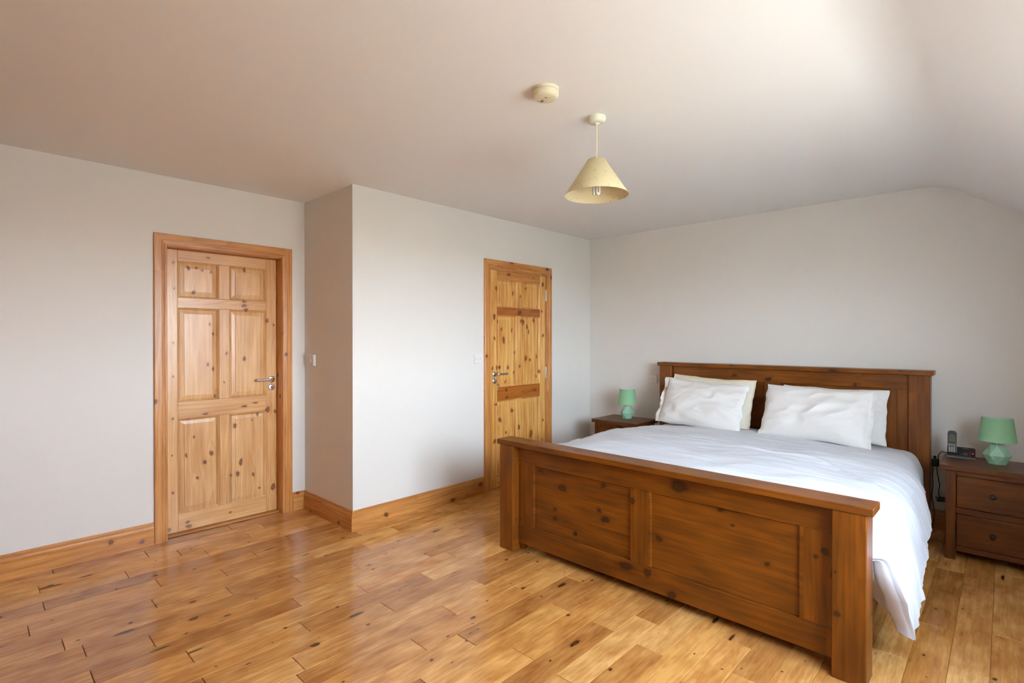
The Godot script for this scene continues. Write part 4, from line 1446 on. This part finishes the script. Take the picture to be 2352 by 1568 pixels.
	var sh := put(so, "shade", M.fibre_paper, pt)
	var si := MB.new()
	cone(si, [Vector2(0.1565, yb - 0.002), Vector2(0.1545, yb - 0.001), Vector2(0.0425, yt - 0.001), Vector2(0.040, yt + 0.001)], 72)
	put(si, "shade_lining", M.fibre_paper, sh)
	for k in 3:
		var a := TAU * k / 3.0
		var rg := MB.new()
		rg.tube([Vector3(cos(a) * 0.019, -0.222, sin(a) * 0.019), Vector3(cos(a) * 0.044, -0.218, sin(a) * 0.044)], 0.0013, 6)
		put(rg, "carrier_arm", M.white_plastic, sh)
	mb = MB.new()
	mb.lathe([Vector2(0.016, -0.27), Vector2(0.022, -0.274), Vector2(0.024, -0.30), Vector2(0.022, -0.315), Vector2(0.0, -0.316)], 24)
	var bu := put(mb, "bulb", M.white_plastic, pt)
	for k in 3:
		var a := TAU * k / 3.0 + 0.35
		var c := Vector3(cos(a), 0, sin(a)) * 0.0135
		var sd := Vector3(-sin(a), 0, cos(a)) * 0.0075
		var u := [c + sd + Vector3(0, -0.313, 0), c + sd + Vector3(0, -0.375, 0)]
		for i in 7:
			var q := PI * (i + 1) / 8.0
			u.append(c + sd * cos(q) + Vector3(0, -0.375 - 0.0075 * sin(q), 0))
		u.append(c - sd + Vector3(0, -0.375, 0))
		u.append(c - sd + Vector3(0, -0.313, 0))
		var tb := MB.new()
		tb.tube(u, 0.0055, 10)
		put(tb, "bulb_tube", M.glass_tube, bu)


# a lathe that also lays the picture round it
func cone(mb: MB, prof: Array, seg: int) -> void:
	mb.lathe(prof, seg)
	for i in mb.v.size():
		var p := mb.v[i]
		var a := atan2(p.z, p.x) / TAU
		mb.uv[i] = Vector2(a, (-0.213 - p.y) / 0.175)
	for i in range(0, mb.v.size(), 3):
		var hi := maxf(mb.uv[i].x, maxf(mb.uv[i + 1].x, mb.uv[i + 2].x))
		for k in 3:
			if hi - mb.uv[i + k].x > 0.5:
				mb.uv[i + k] = mb.uv[i + k] + Vector2(1, 0)


func smooth_path(pts: Array) -> Array:
	var out := []
	for i in pts.size() - 1:
		var a: Vector3 = pts[maxi(i - 1, 0)]
		var b: Vector3 = pts[i]
		var c: Vector3 = pts[i + 1]
		var d: Vector3 = pts[mini(i + 2, pts.size() - 1)]
		for k in 5:
			out.append(b.cubic_interpolate(c, a, d, k / 5.0))
	out.append(pts[-1])
	return out


func _ready() -> void:
	# camera: level with the middle of the room, 43.5 degrees round from the bed wall
	var cam := Camera3D.new()
	cam.name = "camera"
	cam.fov = rad_to_deg(2.0 * atan(784.0 / 1195.66))
	cam.near = 0.02
	cam.position = Vector3(0, 1.3669, 0)
	cam.rotation = Vector3(deg_to_rad(-0.2457), deg_to_rad(43.488), 0)
	add_child(cam)
	cam.current = true
	# daylight: a pale sky, brighter towards the horizon, seen only through the roof window
	var env := Environment.new()
	var sky := Sky.new()
	var sm := ProceduralSkyMaterial.new()
	sm.sky_top_color = Color(0.72, 0.83, 0.94)
	sm.sky_horizon_color = Color(0.88, 0.935, 0.99)
	sm.sky_curve = 0.35
	sm.ground_horizon_color = Color(0.69, 0.70, 0.70)
	sm.ground_bottom_color = Color(0.56, 0.57, 0.56)
	sm.sky_energy_multiplier = 1.0
	sm.ground_energy_multiplier = 1.0
	sky.sky_material = sm
	env.sky = sky
	env.background_mode = Environment.BG_SKY
	env.background_energy_multiplier = 12.0
	env.tonemap_mode = Environment.TONE_MAPPER_LINEAR
	env.tonemap_exposure = 3.8
	env.sdfgi_enabled = true
	env.ssao_enabled = true
	env.ssil_enabled = true
	var we := WorldEnvironment.new()
	we.name = "daylight"
	we.environment = env
	add_child(we)

	make_materials()
	make_shell()
	make_floor()
	make_skirtings()
	make_doors()
	make_bed()
	make_nightstand("dark pine nightstand between the bed and the knotty door", P(-2.965, 0, 4.262), 61)
	make_nightstand("dark pine nightstand carrying the telephone", P(-0.302, 0, 4.214), 67)
	make_lamp("small mint green lamp on the nightstand near the knotty door", P(-2.722, 0.585, 4.53), 0.35)
	make_lamp("small mint green lamp beside the telephone", P(-0.037, 0.585, 4.470), 0.0)
	make_phone()
	make_added_wardrobe("unseen tall pine cupboard added in the rear corner for warm bounce", P(-4.05, 0, DREAR + 0.01), 0.1)
	make_added_wardrobe("unseen tall pine cupboard added beside the corner one for warm bounce", P(-2.62, 0, DREAR + 0.01), 0.6)
	make_fittings()
